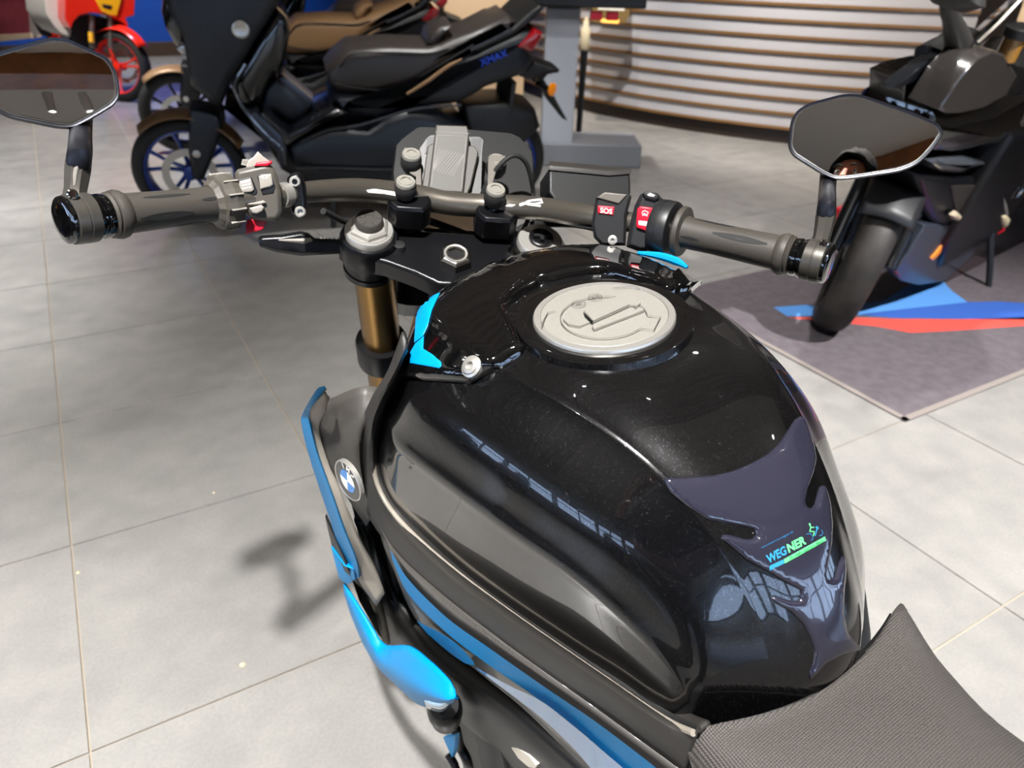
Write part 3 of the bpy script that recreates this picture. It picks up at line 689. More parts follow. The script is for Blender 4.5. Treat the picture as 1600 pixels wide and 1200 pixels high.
# grips, end weights, mirror clamps
def on_bar(px, py, y): return SF.px(px, py, y=y)
def lerp(a, b, t): return np.array(a)+(np.array(b)-np.array(a))*t
M_grip = mat('grip_rubber', '#38342f', .55, bump=(700, .3, .0005))
def grip(pin, pout, side):
    L = float(np.linalg.norm(pout-pin)); u = along(pin, pout)
    g_ = bpart('grip', MB().lathe(pin, pout, [(0, .0175), (.004, .0172), (L*.3, .0166), (L*.9, .0178), (L-.016, .0182), (L-.013, .0205), (L-.009, .0215), (L-.005, .0205), (L-.004, .0188), (L-.002, .0200), (L, .0180)], 32), M_grip, steer=True)
    x, y, z = ico_n(pin, pout); cm = unit(SF.loc(CAM)-(pin+pout)/2); cm = unit(cm-z*(cm @ z)); sd = np.cross(z, cm); gr = MB()
    for ang, t0, t1, w in ((-.35, .30, .80, .0042), (.75, .28, .72, .0022), (.30, .02, .20, .0020), (.25, .86, .93, .0022), (-1.25, .10, .45, .003)):
        V = []
        for k in range(17):
            t = t0+(t1-t0)*k/16; ww = w*math.sin(math.pi*min(max(k/16, .04), .96))**.6
            for s in (-1, 1):
                a = ang + s*ww/.0172*.8; rad = np.interp(t, [0, .3, .9, 1], [.0172, .0166, .0178, .0180])+.0003
                V.append(pin+z*t*L + rad*(math.cos(a)*cm+math.sin(a)*sd))
        gr.add(V, [(2*k, 2*k+1, 2*k+3, 2*k+2) for k in range(16)])
    tag(bpart('grip_recess_shade', gr, M_rub, g_, smooth=180), 'dark lens shape painting the shade of a shallow grip recess')  # darker raised shapes paint the shade of shallow recesses in the rubber
    return u
LG0, LG1 = on_bar(333, 319, -.428), on_bar(167, 337, -.502)
RG0, RG1 = on_bar(1070, 363, -.425), on_bar(1238, 400, -.504)
lu, ru = grip(LG0, LG1, -1), grip(RG0, RG1, 1)
for e, u in ((LG1, lu), (RG1, ru)):
    ew = bpart('bar_end_weight', MB().lathe(e, e+u, [(0, .0150), (.001, .0185), (.004, .0192), (.0065, .0192), (.0075, .0175), (.009, .0175), (.0095, .019), (.012, .0198), (.015, .0198)], 32), M_gloss, steer=True)
    bpart('end_cap', MB().lathe(e+u*.032, e+u, [(0, .0192), (.002, .0200), (.004, .0195), (.0055, .017), (.006, .012), (.0062, .001)], 32), M_gloss, ew)
# mirrors
M_mir = mat('mirror_glass', '#dedede', .01, metal=1.); M_rim = mat('mirror_rim_silver', '#a9a9a9', .2, metal=1.)
M_arm = mat('mirror_arm_black', '#22232a', .34, metal=.55)
M_clp = mat('clamp_satin_grey', '#4a4742', .38, metal=.5)
def round_poly(pts, r, seg=4):
    P = [np.array(p, float) for p in pts]; out = []
    for i in range(len(P)):
        a, b, c = P[i-1], P[i], P[(i+1) % len(P)]; la, lc = np.linalg.norm(a-b), np.linalg.norm(c-b); q = min(r, la*.45, lc*.45)
        s, e = b+(a-b)/la*q, b+(c-b)/lc*q
        for k in range(seg+1): t = k/seg; out.append((1-t)**2*s+2*t*(1-t)*b+t*t*e)
    return out
def mirror(name, outline, ctr, dep, n, end, u, arm):
    pl = Plane(SF, ctr[0], ctr[1], dep, n); P = [pl.p(*p) for p in round_poly(outline, 26, 5)]
    h = MB(); c = sum(P)/len(P); nn = pl.n
    R = [shrink(P, .0032), shrink(P, .0009)]; R[0] = [p+nn*.0004 for p in R[0]]; R[1] = [p+nn*.0012 for p in R[1]]
    R += [[p-nn*.001 for p in P], [p-nn*.006 for p in P]]
    for k, dz in ((.9, .012), (.7, .019), (.4, .023), (.12, .0245)): R.append([c+(p-c)*k-nn*dz for p in P])
    h.rings(R)
    mo = bpart(name, h, M_arm, steer=True, smooth=50)
    rim = MB(); A, Bq = shrink(P, .0032), shrink(P, .0047); rim.rings([[p+nn*.0002 for p in A], [p+nn*.0012 for p in A], [p+nn*.0010 for p in Bq], [p+nn*.0001 for p in Bq]], False, False); bpart('rim', rim, M_rim, mo)
    gl = MB(); Q = shrink(P, .0044); RR = []; Rc = 2.2; Rm = .085
    for k in (1, .9, .8, .7, .6, .5, .4, .3, .2, .1, .02):
        RR.append([c+(p-c)*k + nn*(.0004+max(0, Rm*Rm-(np.linalg.norm(p-c)*k)**2)/(2*Rc)) for p in Q])
    gl.rings(RR, False, True); bpart('glass', gl, M_mir, mo, smooth=180)
    # clamp round the bar end and stalk
    k0 = end+u*.0125
    bpart('clamp', MB().lathe(k0, k0+u, [(0, .0195), (.001, .0208), (.009, .0211), (.0095, .0205), (.0105, .0205), (.011, .0211), (.019, .0208), (.020, .0195)], 36), M_clp, mo)
    return mo, pl
def stalk(mo, pts, rad, lit, pl_n):
    bpart('stalk', MB().tube(pts, rad, 14, 6), M_arm, mo)
RMO = [(1243, 174), (1262, 161), (1318, 146), (1346, 147), (1425, 174), (1466, 192), (1476, 207), (1461, 230), (1436, 256), (1408, 268), (1328, 280), (1303, 281), (1284, 272), (1238, 243), (1231, 229), (1235, 190)]
LMO = [(176, 100), (166, 88), (104, 59), (78, 57), (0, 79), (-42, 94), (-54, 110), (-40, 140), (-16, 168), (12, 184), (90, 200), (114, 201), (138, 189), (178, 165), (188, 150), (184, 116)]
rn = unit(SF.B @ unit(np.array([-1.49, -1.17, .685])))
DR = sdep(SF.px(1350, 215, y=-.42)); DL = sdep(SF.px(70, 125, y=-.42))
ln_ = unit(SF.B @ unit(np.array([.10, -1.0, .335])))
mr, plr = mirror('mirror', RMO, (1350, 215), DR, rn, RG1, ru, None)
ml, pll = mirror('mirror', LMO, (70, 125), DL, ln_, LG1, lu, None)
def armset(mo, pts, flat, w):
    """round rod above, flat forged foot below"""
    q = [SF.px(x, y, d=d) for x, y, d in pts]
    bpart('stalk', MB().tube(q[2:], w, 16, 4), M_arm, mo)
    bpart('stalk_foot', MB().tube(q[:4], [w*1.05, w*.95, w*1.1, w*1.0], 8, 4), M_clp, mo)
dl = sdep(LG1+lu*.02); dr = sdep(RG1+ru*.02)
armset(ml, [(116, 318, dl), (118, 296, dl), (122, 262, dl), (125, 236, dl-.002), (126, 210, DL+.026), (128, 170, DL+.040)], None, .0095)
armset(mr, [(1276, 396, dr), (1284, 370, dr), (1290, 340, dr), (1292, 318, dr), (1293, 292, DR+.024), (1296, 255, DR+.040)], None, .0088)
for (x, y), d, o in (((113, 303), dl-.021, ml), ((1288, 380), dr-.02, mr)):
    p = SF.px(x, y, d=d); nn = unit(SF.loc(CAM)-p); bpart('screw', MB().lathe(p-nn*.004, p+nn, [(0, .0042), (.005, .0042), (.006, .003)], 14), M_chrome, o)
lf = bpart('stalk_lit_face', pan(SF, [(119, 245), (126, 244), (125, 262), (120, 292), (111, 293), (114, 270)], dl-.0095, .004), mat('stalk_face_lit', '#a39c92', .42, metal=.6), ml)  # pale colour stands in for light falling on the dark stalk
# left switch cluster
DLs = sdep(on_bar(405, 310, -.395))-.016
M_sw = mat('switch_housing', '#48443e', .45, bump=(1200, .15, .0003))
M_key = mat('switch_key_grey', '#8f8a83', .45)
sw = bpart('switch_cluster', pan(SF, [(366, 271), (371, 264), (412, 255), (424, 258), (433, 272), (440, 300), (441, 332), (434, 346), (402, 346), (384, 336), (372, 312)], DLs, .036, None, .004, .004), M_sw, steer=True, bevel=.0012)
def key(pts, h, m, lbl=None, back=.006, ins=.0012, nm='button', par=sw, d=DLs, ref=(405, 305)):
    o = bpart(nm, pan(SF, pts, d, back+h, None, ins, ins*.8, ref, h), m, par, bevel=.0004)
    if lbl: o['label'] = lbl
    return o
key([(371, 280), (393, 275), (403, 300), (401, 305), (378, 310), (373, 300)], .0003, M_blk, nm='button_recess')
key([(401, 275), (407, 271), (424, 270), (431, 293), (428, 303), (410, 306)], .0003, M_blk, nm='button_recess')
key([(374, 283), (392, 278.5), (397, 296), (394, 300), (376, 302), (373, 293)], .0028, M_key, 'grey rocker with two white symbols')
key([(404, 276), (409, 273), (424, 271.5), (427, 288), (423, 292), (407, 296)], .0028, M_key, 'grey rocker with a dark upper half')
key([(385, 319), (412, 313), (416, 317), (408, 320), (392, 321)], .004, M_key)
key([(389, 325), (409, 320), (413, 324), (410, 330), (402, 334), (394, 333)], .008, M_key)
key([(384, 352), (387, 343), (412, 338), (417, 343), (412, 357), (408, 360), (384, 366)], .001, M_red, 'red horn button', nm='horn_button', d=DLs+.006)
key([(384, 263), (388, 250), (396, 245), (403, 236), (410, 243), (424, 254), (420, 258), (396, 263)], -.004, M_key, nm='hazard_switch')
key([(397, 260), (401, 254), (424, 251), (426, 255), (418, 260)], .0005, M_red, 'red edge of the hazard switch', nm='hazard_edge')
key([(376, 258), (378, 248), (388, 248), (391, 254), (386, 260)], -.006, M_key)
wt = MB(); plk = Plane(SF, 405, 305, DLs)
for pth, w in (([(377, 286), (391, 283)], 1.6), ([(377.5, 290), (392, 287)], 1.6), ([(378, 295), (393, 292)], 1.6), ([(411, 276), (415, 274.5), (418, 277), (415, 279.5), (411, 278.5), (411, 276)], 1.1)):
    vs, fs = stroke(pth, w); wt.add([plk.p(x, y, .0031) for x, y in vs], fs)
plh = Plane(SF, 405, 305, DLs+.006); vs, fs = stroke([(389, 362), (395, 359), (395, 362.5), (389, 362)], 1.4); wt.add([plh.p(x, y, -.0025) for x, y in vs], fs)
bpart('white_symbol', wt, M_white, sw, smooth=None)['kind'] = 'stuff'
# knurled selector ring round the bar
rc = on_bar(352, 315, -.42); ruu = along(on_bar(330, 320, -.43), on_bar(430, 306.5, -.385))
ring = MB(); x, y, z = ico_n(rc, rc+ruu); NR = 12; RR = []
for t, r in ((-.016, .0185), (-.011, .0225), (-.0095, .0262), (.0, .0275), (.0075, .0262), (.009, .0225), (.009, .016)):
    RR.append([rc+z*t+r*(1.0 if k % 2 == 0 else .94)*(math.cos(2*math.pi*k/(2*NR))*x+math.sin(2*math.pi*k/(2*NR))*y) for k in range(2*NR)])
ring.rings(RR); bpart('selector_ring', ring, M_sw, sw, smooth=None)
pk = MB()
for k in range(2*NR):
    a = 2*math.pi*k/(2*NR)
    if k % 2 == 0: pk.box(rc+.0268*(math.cos(a)*x+math.sin(a)*y), (.003, .0016, .015), [math.cos(a)*x+math.sin(a)*y, -math.sin(a)*x+math.cos(a)*y, z])
bpart('ring_rib', pk, M_key, sw, bevel=.0004)
# clutch perch clamp and lever
pcl = bpart('lever_clamp', pan(SF, [(448, 279), (455, 270), (466, 268), (474, 274), (477, 292), (480, 318), (478, 334), (468, 339), (456, 334), (452, 310)], sdep(on_bar(464, 302, -.358))-.017, .036, None, .004, .004), M_blk2, steer=True, bevel=.001)
for q in ((460.5, 284), (469, 331)):
    p = SF.px(*q, d=sdep(on_bar(464, 302, -.358))-.020); nn = unit(SF.loc(CAM)-p)
    bpart('screw', MB().lathe(p-nn*.004, p+nn, [(0, .0058), (.005, .0058), (.0062, .0046), (.0062, .003), (.003, .0026)], 16), M_silver, pcl)
bpart('bar_collar', MB().cyl(on_bar(436, 306, -.382), on_bar(448, 304, -.372), .0128), M_silver, pcl)
DLv = sdep(on_bar(470, 375, -.30))
lev = bpart('clutch_lever', pan(SF, [(402, 376), (406, 368), (440, 366), (470, 361), (482, 364), (492, 372), (530, 374), (545, 376), (545, 396), (510, 398), (470, 400), (430, 394), (406, 386)], DLv, .010, None, .004, .004), M_blk2, steer=True, bevel=.001)
bpart('lever_lit_face', pan(SF, [(405, 373), (409, 370), (440, 368), (468, 363), (481, 366), (488, 374), (476, 376), (440, 375)], DLv-.003, .006, unit(np.array([0, -.35, .9])), .001, .001), M_key, lev)  # paler grey stands in for light on the lever's upward face
tt = MB()
for k in range(8): pan(SF, [(484+k*7, 372+k*.3), (487+k*7, 369.5+k*.3), (490+k*7, 372+k*.3), (489.5+k*7, 377), (484+k*7, 377)], DLv, .008, None, .0005, .0005, (450, 380), .0006, mb=tt)
bpart('adjuster_teeth', tt, M_alu, lev)
# right: SOS module, kill switch, throttle housing
DS = sdep(on_bar(948, 335, -.37))-.018
M_box = mat('switch_black_satin', '#1c1c1d', .42, bump=(1200, .1, .0002))
sos = bpart('emergency_module', pan(SF, [(924, 350), (931, 308), (946, 299), (985, 304), (987, 308), (980, 335), (978, 384), (940, 384), (928, 372)], DS, .040, None, .0035, .0035), M_box, steer=True, bevel=.001)
key([(932, 309), (945, 300), (980, 304), (967, 319)], .002, M_grey, 'grey hinged lid', par=sos, d=DS, ref=(948, 335), nm='lid')
sb = key([(934, 321), (960, 323), (958, 337), (934, 333.5)], .0016, M_red, 'red button lettered SOS in white', par=sos, d=DS, ref=(948, 335))
vs, fs = text_px('SOS', (937.5, 332.2), np.array([19, 2.2]), np.array([.4, -8.2]), bold=.02); pls = Plane(SF, 948, 335, DS)
bpart('white_symbol', MB().add([pls.p(x, y, .0021) for x, y in vs], fs), M_white, sos, smooth=None)['kind'] = 'stuff'
p = SF.px(957, 375, d=DS); nn = unit(SF.loc(CAM)-p); bpart('screw', MB().lathe(p-nn*.003, p+nn, [(0, .0052), (.005, .0052), (.0055, .004), (.0055, .002), (.003, .0018)], 16), M_silver, sos)
DK = sdep(on_bar(1015, 350, -.395))-.020
ks = bpart('starter_switch', pan(SF, [(978, 386), (984, 350), (992, 320), (1000, 304), (1010, 298), (1028, 302), (1036, 312), (1035, 330), (1026, 360), (1020, 392), (1000, 394)], DK, .040, None, .005, .005), M_box, steer=True, bevel=.001)
key([(996, 326), (1001, 322), (1021, 325), (1024, 329), (1014, 360), (1009, 361), (995, 356), (994, 350)], .0035, M_red, 'red engine switch with a white lower half', par=ks, d=DK, ref=(1008, 342))
key([(997, 344), (1017, 346), (1013.5, 355), (997, 352)], .0041, M_white, 'white field of the red switch', par=ks, d=DK, ref=(1008, 342))
key([(1004, 302), (1012, 298), (1028, 303), (1030, 309), (1024, 314), (1008, 310)], .003, M_blk, par=ks, d=DK, ref=(1008, 342))
key([(1011, 304), (1016, 301.5), (1024, 305), (1021, 308.5), (1013, 307)], .0045, M_white, 'small white symbol', par=ks, d=DK, ref=(1008, 342), nm='white_symbol')
wk = MB(); plk = Plane(SF, 1008, 342, DK)
for pth in ([(1003, 331), (1008, 329), (1013, 332), (1011, 336), (1006, 336), (1003, 333)], [(1004, 337), (1007, 333), (1011, 338)]):
    vs, fs = stroke(pth, 1.2); wk.add([plk.p(x_, y_, .0039) for x_, y_ in vs], fs)
bpart('white_symbol', wk, M_white, ks, smooth=None)['kind'] = 'stuff'
t0 = on_bar(1040, 357, -.408); tuu = along(on_bar(1000, 350, -.39), on_bar(1080, 365, -.43))
th = bpart('throttle_housing', MB().lathe(t0-tuu*.012, t0+tuu, [(0, .026), (.001, .0298), (.003, .0308), (.0195, .0308), (.0215, .0298), (.0225, .024)], 36), M_box, steer=True)
bpart('housing_seam', MB().torus(t0-tuu*.0015, tuu, .0308, .0004, 36, 6), M_blk, th)
f0 = on_bar(1064, 361.5, -.42)
bpart('grip_flange', MB().lathe(f0-tuu*.004, f0+tuu, [(0, .0165), (.001, .0258), (.003, .0275), (.0065, .0275), (.008, .0265), (.010, .018), (.014, .0175)], 36), M_grip, th)
# brake fluid reservoir in front of the bar
DB = sdep(SF.px(915, 280, y=-.27)); rt_n = unit(np.array([.05, -.80, .60]))
rv = bpart('brake_reservoir', pan(SF, [(858, 263), (985, 270), (986, 300), (975, 330), (870, 318), (858, 300)], DB, .045, rt_n, .002, .002), M_blk, steer=True, bevel=.001)
lidp = Plane(SF, 915, 280, DB, rt_n); base = [lidp.p(858, 266, .002), lidp.p(952, 275, .002), lidp.p(986, 272, .002), lidp.p(986, 272, -.030), lidp.p(977, 270, -.047), lidp.p(858, 260, -.047)]
upv = np.cross(SF.B @ CR, rt_n); upv = upv if upv[2] > 0 else -upv
bpart('reservoir_lid', MB().rings([[p-upv*.0 for p in base], [p+upv*.0065 for p in base], [p+upv*.008 for p in shrink(base, .002)]]), M_matte, rv, bevel=.0008)
# ---------------------------------------------------------------- side covers, frame, seat, left winglet
def B3(px, py, x): return BK.px(px, py, x=x)
def loft(lines, steps=5, rows=2, off=(0, 0, 0)):
    """surface through polylines given as (px, py, x) lists of equal length"""
    R = [[B3(*p)+np.array(off, float) for p in l] for l in lines]
    L = [spline(r, steps) for r in R]
    if len(L) == 2: out = [[L[0][i]+(L[1][i]-L[0][i])*k/rows for i in range(len(L[0]))] for k in range(rows+1)]
    else: out = list(map(list, zip(*[spline([l[i] for l in L], rows) for i in range(len(L[0]))])))
    return MB().grid(out)
# matte band hugging the lower edge of the tank; silver lit inner lip
IN = [(640, 552, -.150), (624, 590, -.165), (604, 625, -.176), (591, 665, -.184), (588, 710, -.188), (590, 755, -.191), (606, 795, -.192), (650, 842, -.190), (720, 900, -.181), (800, 957, -.168), (880, 1010, -.153), (960, 1064, -.138), (1030, 1112, -.126), (1064, 1133, -.121), (1090, 1140, -.118)]
MID = [(637, 545, -.156), (618, 585, -.173), (597, 622, -.184), (582, 662, -.192), (579, 710, -.196), (582, 760, -.199), (600, 803, -.200), (643, 850, -.198), (712, 909, -.189), (792, 966, -.176), (872, 1020, -.161), (952, 1074, -.146), (1022, 1122, -.133), (1060, 1144, -.127), (1088, 1150, -.122)]
OUT = [(628, 518, -.155), (606, 578, -.174), (580, 622, -.186), (564, 664, -.194), (560, 712, -.199), (563, 765, -.203), (580, 815, -.204), (622, 868, -.202), (690, 930, -.194), (766, 990, -.182), (843, 1047, -.168), (925, 1105, -.152), (1000, 1160, -.140), (1040, 1190, -.134), (1068, 1210, -.130)]
INP = [onto(tank_bvh, BK, a, b, .001, True)[0] if k < 14 else B3(a, b, x) for k, (a, b, x) in enumerate(IN)]
for _ in range(2): INP = [INP[0]] + [(INP[k-1]+2*INP[k]+INP[k+1])/4 for k in range(1, len(INP)-1)] + [INP[-1]]
_L = [spline(r, 4) for r in ([p+np.array([.012, 0, 0]) for p in INP], INP, [B3(*p) for p in MID], [B3(*p) for p in OUT])]
bpart('tank_edge_trim', MB().grid(list(map(list, zip(*[spline([l[i] for l in _L], 4) for i in range(len(_L[0]))])))), M_matte, solid=.004, smooth=60)
gk = MB().tube([p+np.array([.001, 0, .0]) for p in INP], .0022, 8, 3); tag(bpart('edge_gasket', gk, M_rub), 'thin black joint along the tank edge')
rl = MB().tube([p*.80+B3(*q)*.20+np.array([-.0040, 0, .0012]) for p, q in zip(INP, MID)][1:], .0028, 8, 3); tag(bpart('edge_bead', rl, mat('satin_grey_bead', '#8a8379', .5)), 'light satin bead along the trim')
# side panel with the blue stripes
S0 = [(592, 822, -.203), (622, 868, -.203), (690, 930, -.195), (766, 990, -.183), (843, 1047, -.169), (925, 1105, -.153), (1000, 1160, -.141), (1068, 1210, -.131)]
S1 = [(598, 850, -.200), (630, 915, -.199), (690, 975, -.193), (760, 1030, -.182), (830, 1080, -.169), (905, 1135, -.154), (975, 1190, -.142), (1040, 1240, -.133)]
S2 = [(610, 880, -.193), (648, 965, -.189), (700, 1012, -.185), (762, 1062, -.176), (815, 1105, -.165), (872, 1160, -.152), (930, 1215, -.141), (985, 1265, -.134)]
M_side = mat('graphite_side_cover', '#4a4744', .35, coat=.3)
sdp = bpart('side_cover', loft([S0, S1, S2], 5, 5), M_side, solid=.004, smooth=60)
def stripe(nm, a, b, m, off, lbl=None): return tag(bpart(nm, loft([a, b], 5, 2, (off, 0, 0)), m, sdp, smooth=60), lbl)
M_blueg = mat('blue_gloss_film', '#0086cc', .45, spec=.15)
stripe('blue_stripe', [(613, 858, -.203), (640, 902, -.201), (700, 962, -.194), (770, 1012, -.183), (850, 1068, -.169), (930, 1122, -.155), (1010, 1182, -.143), (1050, 1215, -.138)],
       [(616, 872, -.203), (640, 925, -.200), (695, 982, -.194), (760, 1032, -.183), (830, 1080, -.169), (905, 1138, -.154), (975, 1198, -.143), (1010, 1230, -.138)], M_blueg, -.0025, 'broad bright blue stripe')
stripe('blue_stripe', [(655, 968, -.194), (690, 985, -.193), (720, 1005, -.190), (745, 1032, -.186)],
       [(672, 988, -.192), (700, 1012, -.189), (730, 1033, -.186), (746, 1037, -.185)], M_blueg, -.0035, 'short lower blue stripe')
stripe('blade_reflection', [(748, 1040, -.186), (800, 1068, -.178), (850, 1092, -.170), (900, 1130, -.160), (950, 1172, -.150), (1000, 1215, -.142)],
       [(750, 1043, -.186), (800, 1080, -.177), (850, 1118, -.167), (900, 1165, -.156), (930, 1200, -.150), (960, 1235, -.145)], mat('pale_blue_reflection', '#5f93cc', .08, coat=1.), -.0035, 'pale blue reflection painted as a blade under the stripe')  # pale blue colour stands in for a reflection in the glossy side cover
dots = MB(); _side = BVHTree.FromPolygons([v.co.copy() for v in sdp.data.vertices], [tuple(p.vertices) for p in sdp.data.polygons])
for i in range(22):
    for j in range(3):
        x, y = 690+i*5.2+j*3, 930+i*3.8-j*3.6+6; decal(_side, BK, [(x, y), (x+2, y+1), (x+1.3, y+2.5), (x-.7, y+1.5)], [(0, 1, 2, 3)], .0006, mb=dots)
od = bpart('dotted_print', dots, mat('dot_print', '#6d6a66', .5), sdp, smooth=None); od['kind'] = 'stuff'
# frame spar under it
F0 = [(577, 800, -.188), (592, 850, -.186), (616, 925, -.180), (660, 992, -.174), (720, 1045, -.168), (790, 1100, -.158), (850, 1150, -.148), (920, 1215, -.138)]
F1 = [(575, 830, -.196), (586, 880, -.196), (606, 950, -.192), (645, 1015, -.186), (705, 1072, -.180), (775, 1132, -.168), (835, 1185, -.157), (890, 1240, -.146)]
F2 = [(573, 860, -.180), (582, 920, -.178), (598, 985, -.172), (632, 1040, -.168), (690, 1098, -.160), (755, 1160, -.150), (800, 1200, -.142), (850, 1250, -.134)]
M_spar = mat('frame_black_cast', '#171615', .45, bump=(800, .2, .0005))
bpart('frame_spar', loft([F0, F1, F2], 5, 5), M_spar, solid=.02, smooth=60)
bpart('frame_spar', loft([[(-a[0], a[1], a[2]) for a in []]] if False else [F0, F1, F2], 5, 5).__class__().add([(-v[0], v[1], v[2]) for v in loft([F0, F1, F2], 5, 5).v], loft([F0, F1, F2], 5, 5).f), M_spar, solid=.02, smooth=60)
def poly3(pts, off, ins=.0015, mb=None): return (mb or MB()).prism([B3(*p) for p in pts], off, ins, ins)
eng = bpart('engine_cover', poly3([(706, 1085, -.150), (735, 1092, -.152), (800, 1128, -.150), (872, 1178, -.146), (905, 1222, -.14), (880, 1290, -.14), (760, 1300, -.14), (725, 1180, -.145)], (.06, 0, .01), .004), M_matte, bevel=.003)
bpart('engine_rib', poly3([(712, 1092, -.156), (722, 1092, -.156), (760, 1200, -.15), (745, 1210, -.15)], (.02, 0, 0), .002), M_spar, eng, bevel=.001)
bpart('dark_panel', poly3([(728, 1112, -.1535), (770, 1130, -.1535), (790, 1210, -.15), (760, 1225, -.15)], (.01, 0, 0), .001), M_blk, eng)
pg = bpart('frame_plug', poly3([(798, 1168, -.160), (806, 1166, -.160), (826, 1180, -.160), (838, 1196, -.160), (836, 1202, -.160), (826, 1200, -.160), (810, 1186, -.160)], (.01, 0, 0), .001), mat('plug_silver', '#e6dfd2', .35, metal=.3), bevel=.0005)
bpart('plug_seat', MB().lathe(B3(826, 1186, -.154), B3(826, 1186, -.154)+[-1, 0, 0], [(0, .016), (.004, .016), (.005, .012)], 20), M_blk, pg)
# left radiator cowl and roundel
M_cowl = mat('graphite_cowl', '#45423e', .48, bump=(900, .2, .0004))
cw = loft([[(497, 640, -.222), (503, 700, -.224), (520, 740, -.222), (552, 792, -.214), (572, 822, -.205)],
           [(520, 622, -.205), (524, 690, -.214), (540, 735, -.214), (562, 780, -.208), (578, 812, -.202)],
           [(560, 605, -.186), (556, 668, -.202), (560, 728, -.206), (570, 770, -.204), (580, 800, -.200)],
           [(594, 604, -.165), (572, 656, -.192), (566, 712, -.199), (570, 760, -.201), (582, 796, -.200)]], 4, 4)
cowl = bpart('radiator_cowl', cw, M_cowl, solid=.004, smooth=50)
rb = Plane(BK, 543, 750, BK.depth(B3(543, 750, -.226)), unit(np.array([-1, -.20, .1])))
ex, ey = unit(rb.p(546, 722)-rb.p(544, 752)), None
ex = ex-rb.n*(ex @ rb.n); ex = unit(ex); ey = np.cross(rb.n, ex); RRr = .0245; c0 = rb.p(544, 751)
def disc(r0, r1, a0, a1, h, n=24):
    vs, fs = [], []
    for k in range(n+1):
        a = math.radians(a0+(a1-a0)*k/n); d = math.cos(a)*ex+math.sin(a)*ey; vs += [c0+d*r0+rb.n*h, c0+d*r1+rb.n*h]
    return vs, [(2*k, 2*k+1, 2*k+3, 2*k+2) for k in range(n)]
rd = bpart('roundel', MB().lathe(c0-rb.n*.012, c0+rb.n, [(.008, RRr*1.0), (.0125, RRr), (.0135, RRr*.96), (.0125, RRr*.9), (.0122, .0005)], 40), M_silver)
M_rblue = mat('roundel_blue', '#1278c8', .15, coat=.8); M_rwhite = mat('roundel_white', '#e9eaec', .2, coat=.8); M_rblk = mat('roundel_black', '#101012', .15, coat=.8)
bpart('roundel_ring', MB().add(*disc(RRr*.58, RRr*.92, 0, 360, .0010, 40)), M_rblk, rd, smooth=None)
for k in range(4): bpart('roundel_quarter', MB().add(*disc(.0004, RRr*.56, 90*k+8, 90*k+98, .0011, 10)), (M_rblue, M_rwhite)[k % 2], rd, smooth=None)
rt = MB()
for k, ch in enumerate('BMW'):
    vs, fs = text_mesh(ch, .0088, .0004); w = max(v[0] for v in vs); a = math.radians((28, 0, -28)[k]); d = math.cos(a)*ex+math.sin(a)*ey; tg = np.cross(d, rb.n); tg = -math.sin(a)*ex*-1*-1+math.cos(a)*ey*-1
    rt.add([c0+d*(RRr*.66+y)+tg*(x-w/2)+rb.n*.0014 for x, y in vs], fs)
bpart('roundel_lettering', rt, M_rwhite, rd, smooth=None)
# winglet: blue edge strip with grey inner face
W0 = [(506, 603, -.222), (497, 607, -.226), (484, 627, -.231), (474, 646, -.234), (472, 660, -.235), (482, 705, -.236), (500, 762, -.236), (520, 822, -.235), (540, 882, -.232), (552, 908, -.228)]
W1 = [(508, 609, -.219), (501, 614, -.223), (490, 634, -.228), (484, 649, -.231), (484, 662, -.232), (496, 712, -.233), (518, 773, -.233), (538, 830, -.232), (557, 878, -.229), (561, 903, -.226)]
wl = MB(); A = spline([B3(*p) for p in W0], 5); C = spline([B3(*p) for p in W1], 5)
wl.rings([[A[i]+[-.001, 0, .0], C[i]+[0, 0, .0015], C[i]+[.003, .004, -.003], A[i]+[.002, .006, -.004]] for i in range(len(A))])
wing = bpart('winglet_edge', wl, M_bluep, smooth=50); wing['label'] = 'bright blue edge of the side winglet'
bpart('winglet_face', loft([[(508, 609, -.219), (489, 634, -.227), (482, 662, -.231), (496, 714, -.232), (518, 777, -.232), (538, 834, -.231), (560, 900, -.224), (590, 945, -.215)],
                           [(512, 618, -.214), (510, 640, -.218), (500, 668, -.222), (513, 722, -.222), (534, 772, -.220), (554, 822, -.216), (584, 878, -.208), (602, 925, -.203)]], 5, 3), mat('winglet_inner_beige', '#8f887e', .5), solid=.003, smooth=60)
bpart('winglet_lower', poly3([(508, 808, -.238), (540, 880, -.236), (552, 910, -.232), (538, 913, -.236), (526, 890, -.238)], (.004, .006, 0), .001), M_matte, bevel=.0008)
bpart('winglet_tip', poly3([(517, 855, -.240), (538, 884, -.238), (553, 890, -.230), (555, 906, -.230), (543, 914, -.237), (530, 905, -.240)], (.005, .008, -.002), .001), M_bluep, bevel=.0008)
# lower blue cover and what hangs behind it
L0 = [(536, 912, -.238), (560, 950, -.236), (584, 985, -.232), (602, 1007, -.228), (636, 1009, -.222), (668, 1032, -.218), (700, 1061, -.213), (712, 1078, -.212)]
L1 = [(537, 922, -.240), (552, 958, -.242), (574, 1000, -.243), (592, 1030, -.242), (620, 1050, -.239), (650, 1070, -.235), (690, 1088, -.226), (712, 1088, -.216)]
L2 = [(537, 926, -.236), (550, 966, -.238), (570, 1012, -.240), (590, 1042, -.240), (615, 1065, -.238), (648, 1090, -.234), (690, 1098, -.226), (711, 1093, -.218)]
L3 = [(540, 926, -.220), (556, 970, -.222), (578, 1018, -.226), (596, 1048, -.226), (622, 1074, -.226), (652, 1100, -.226), (690, 1108, -.220), (708, 1100, -.214)]
lb = loft([L0, L1, L2, L3], 5, 4)
bpart('lower_side_cover', lb, M_bluep, solid=.004, smooth=35)['label'] = 'bright blue lower side cover'
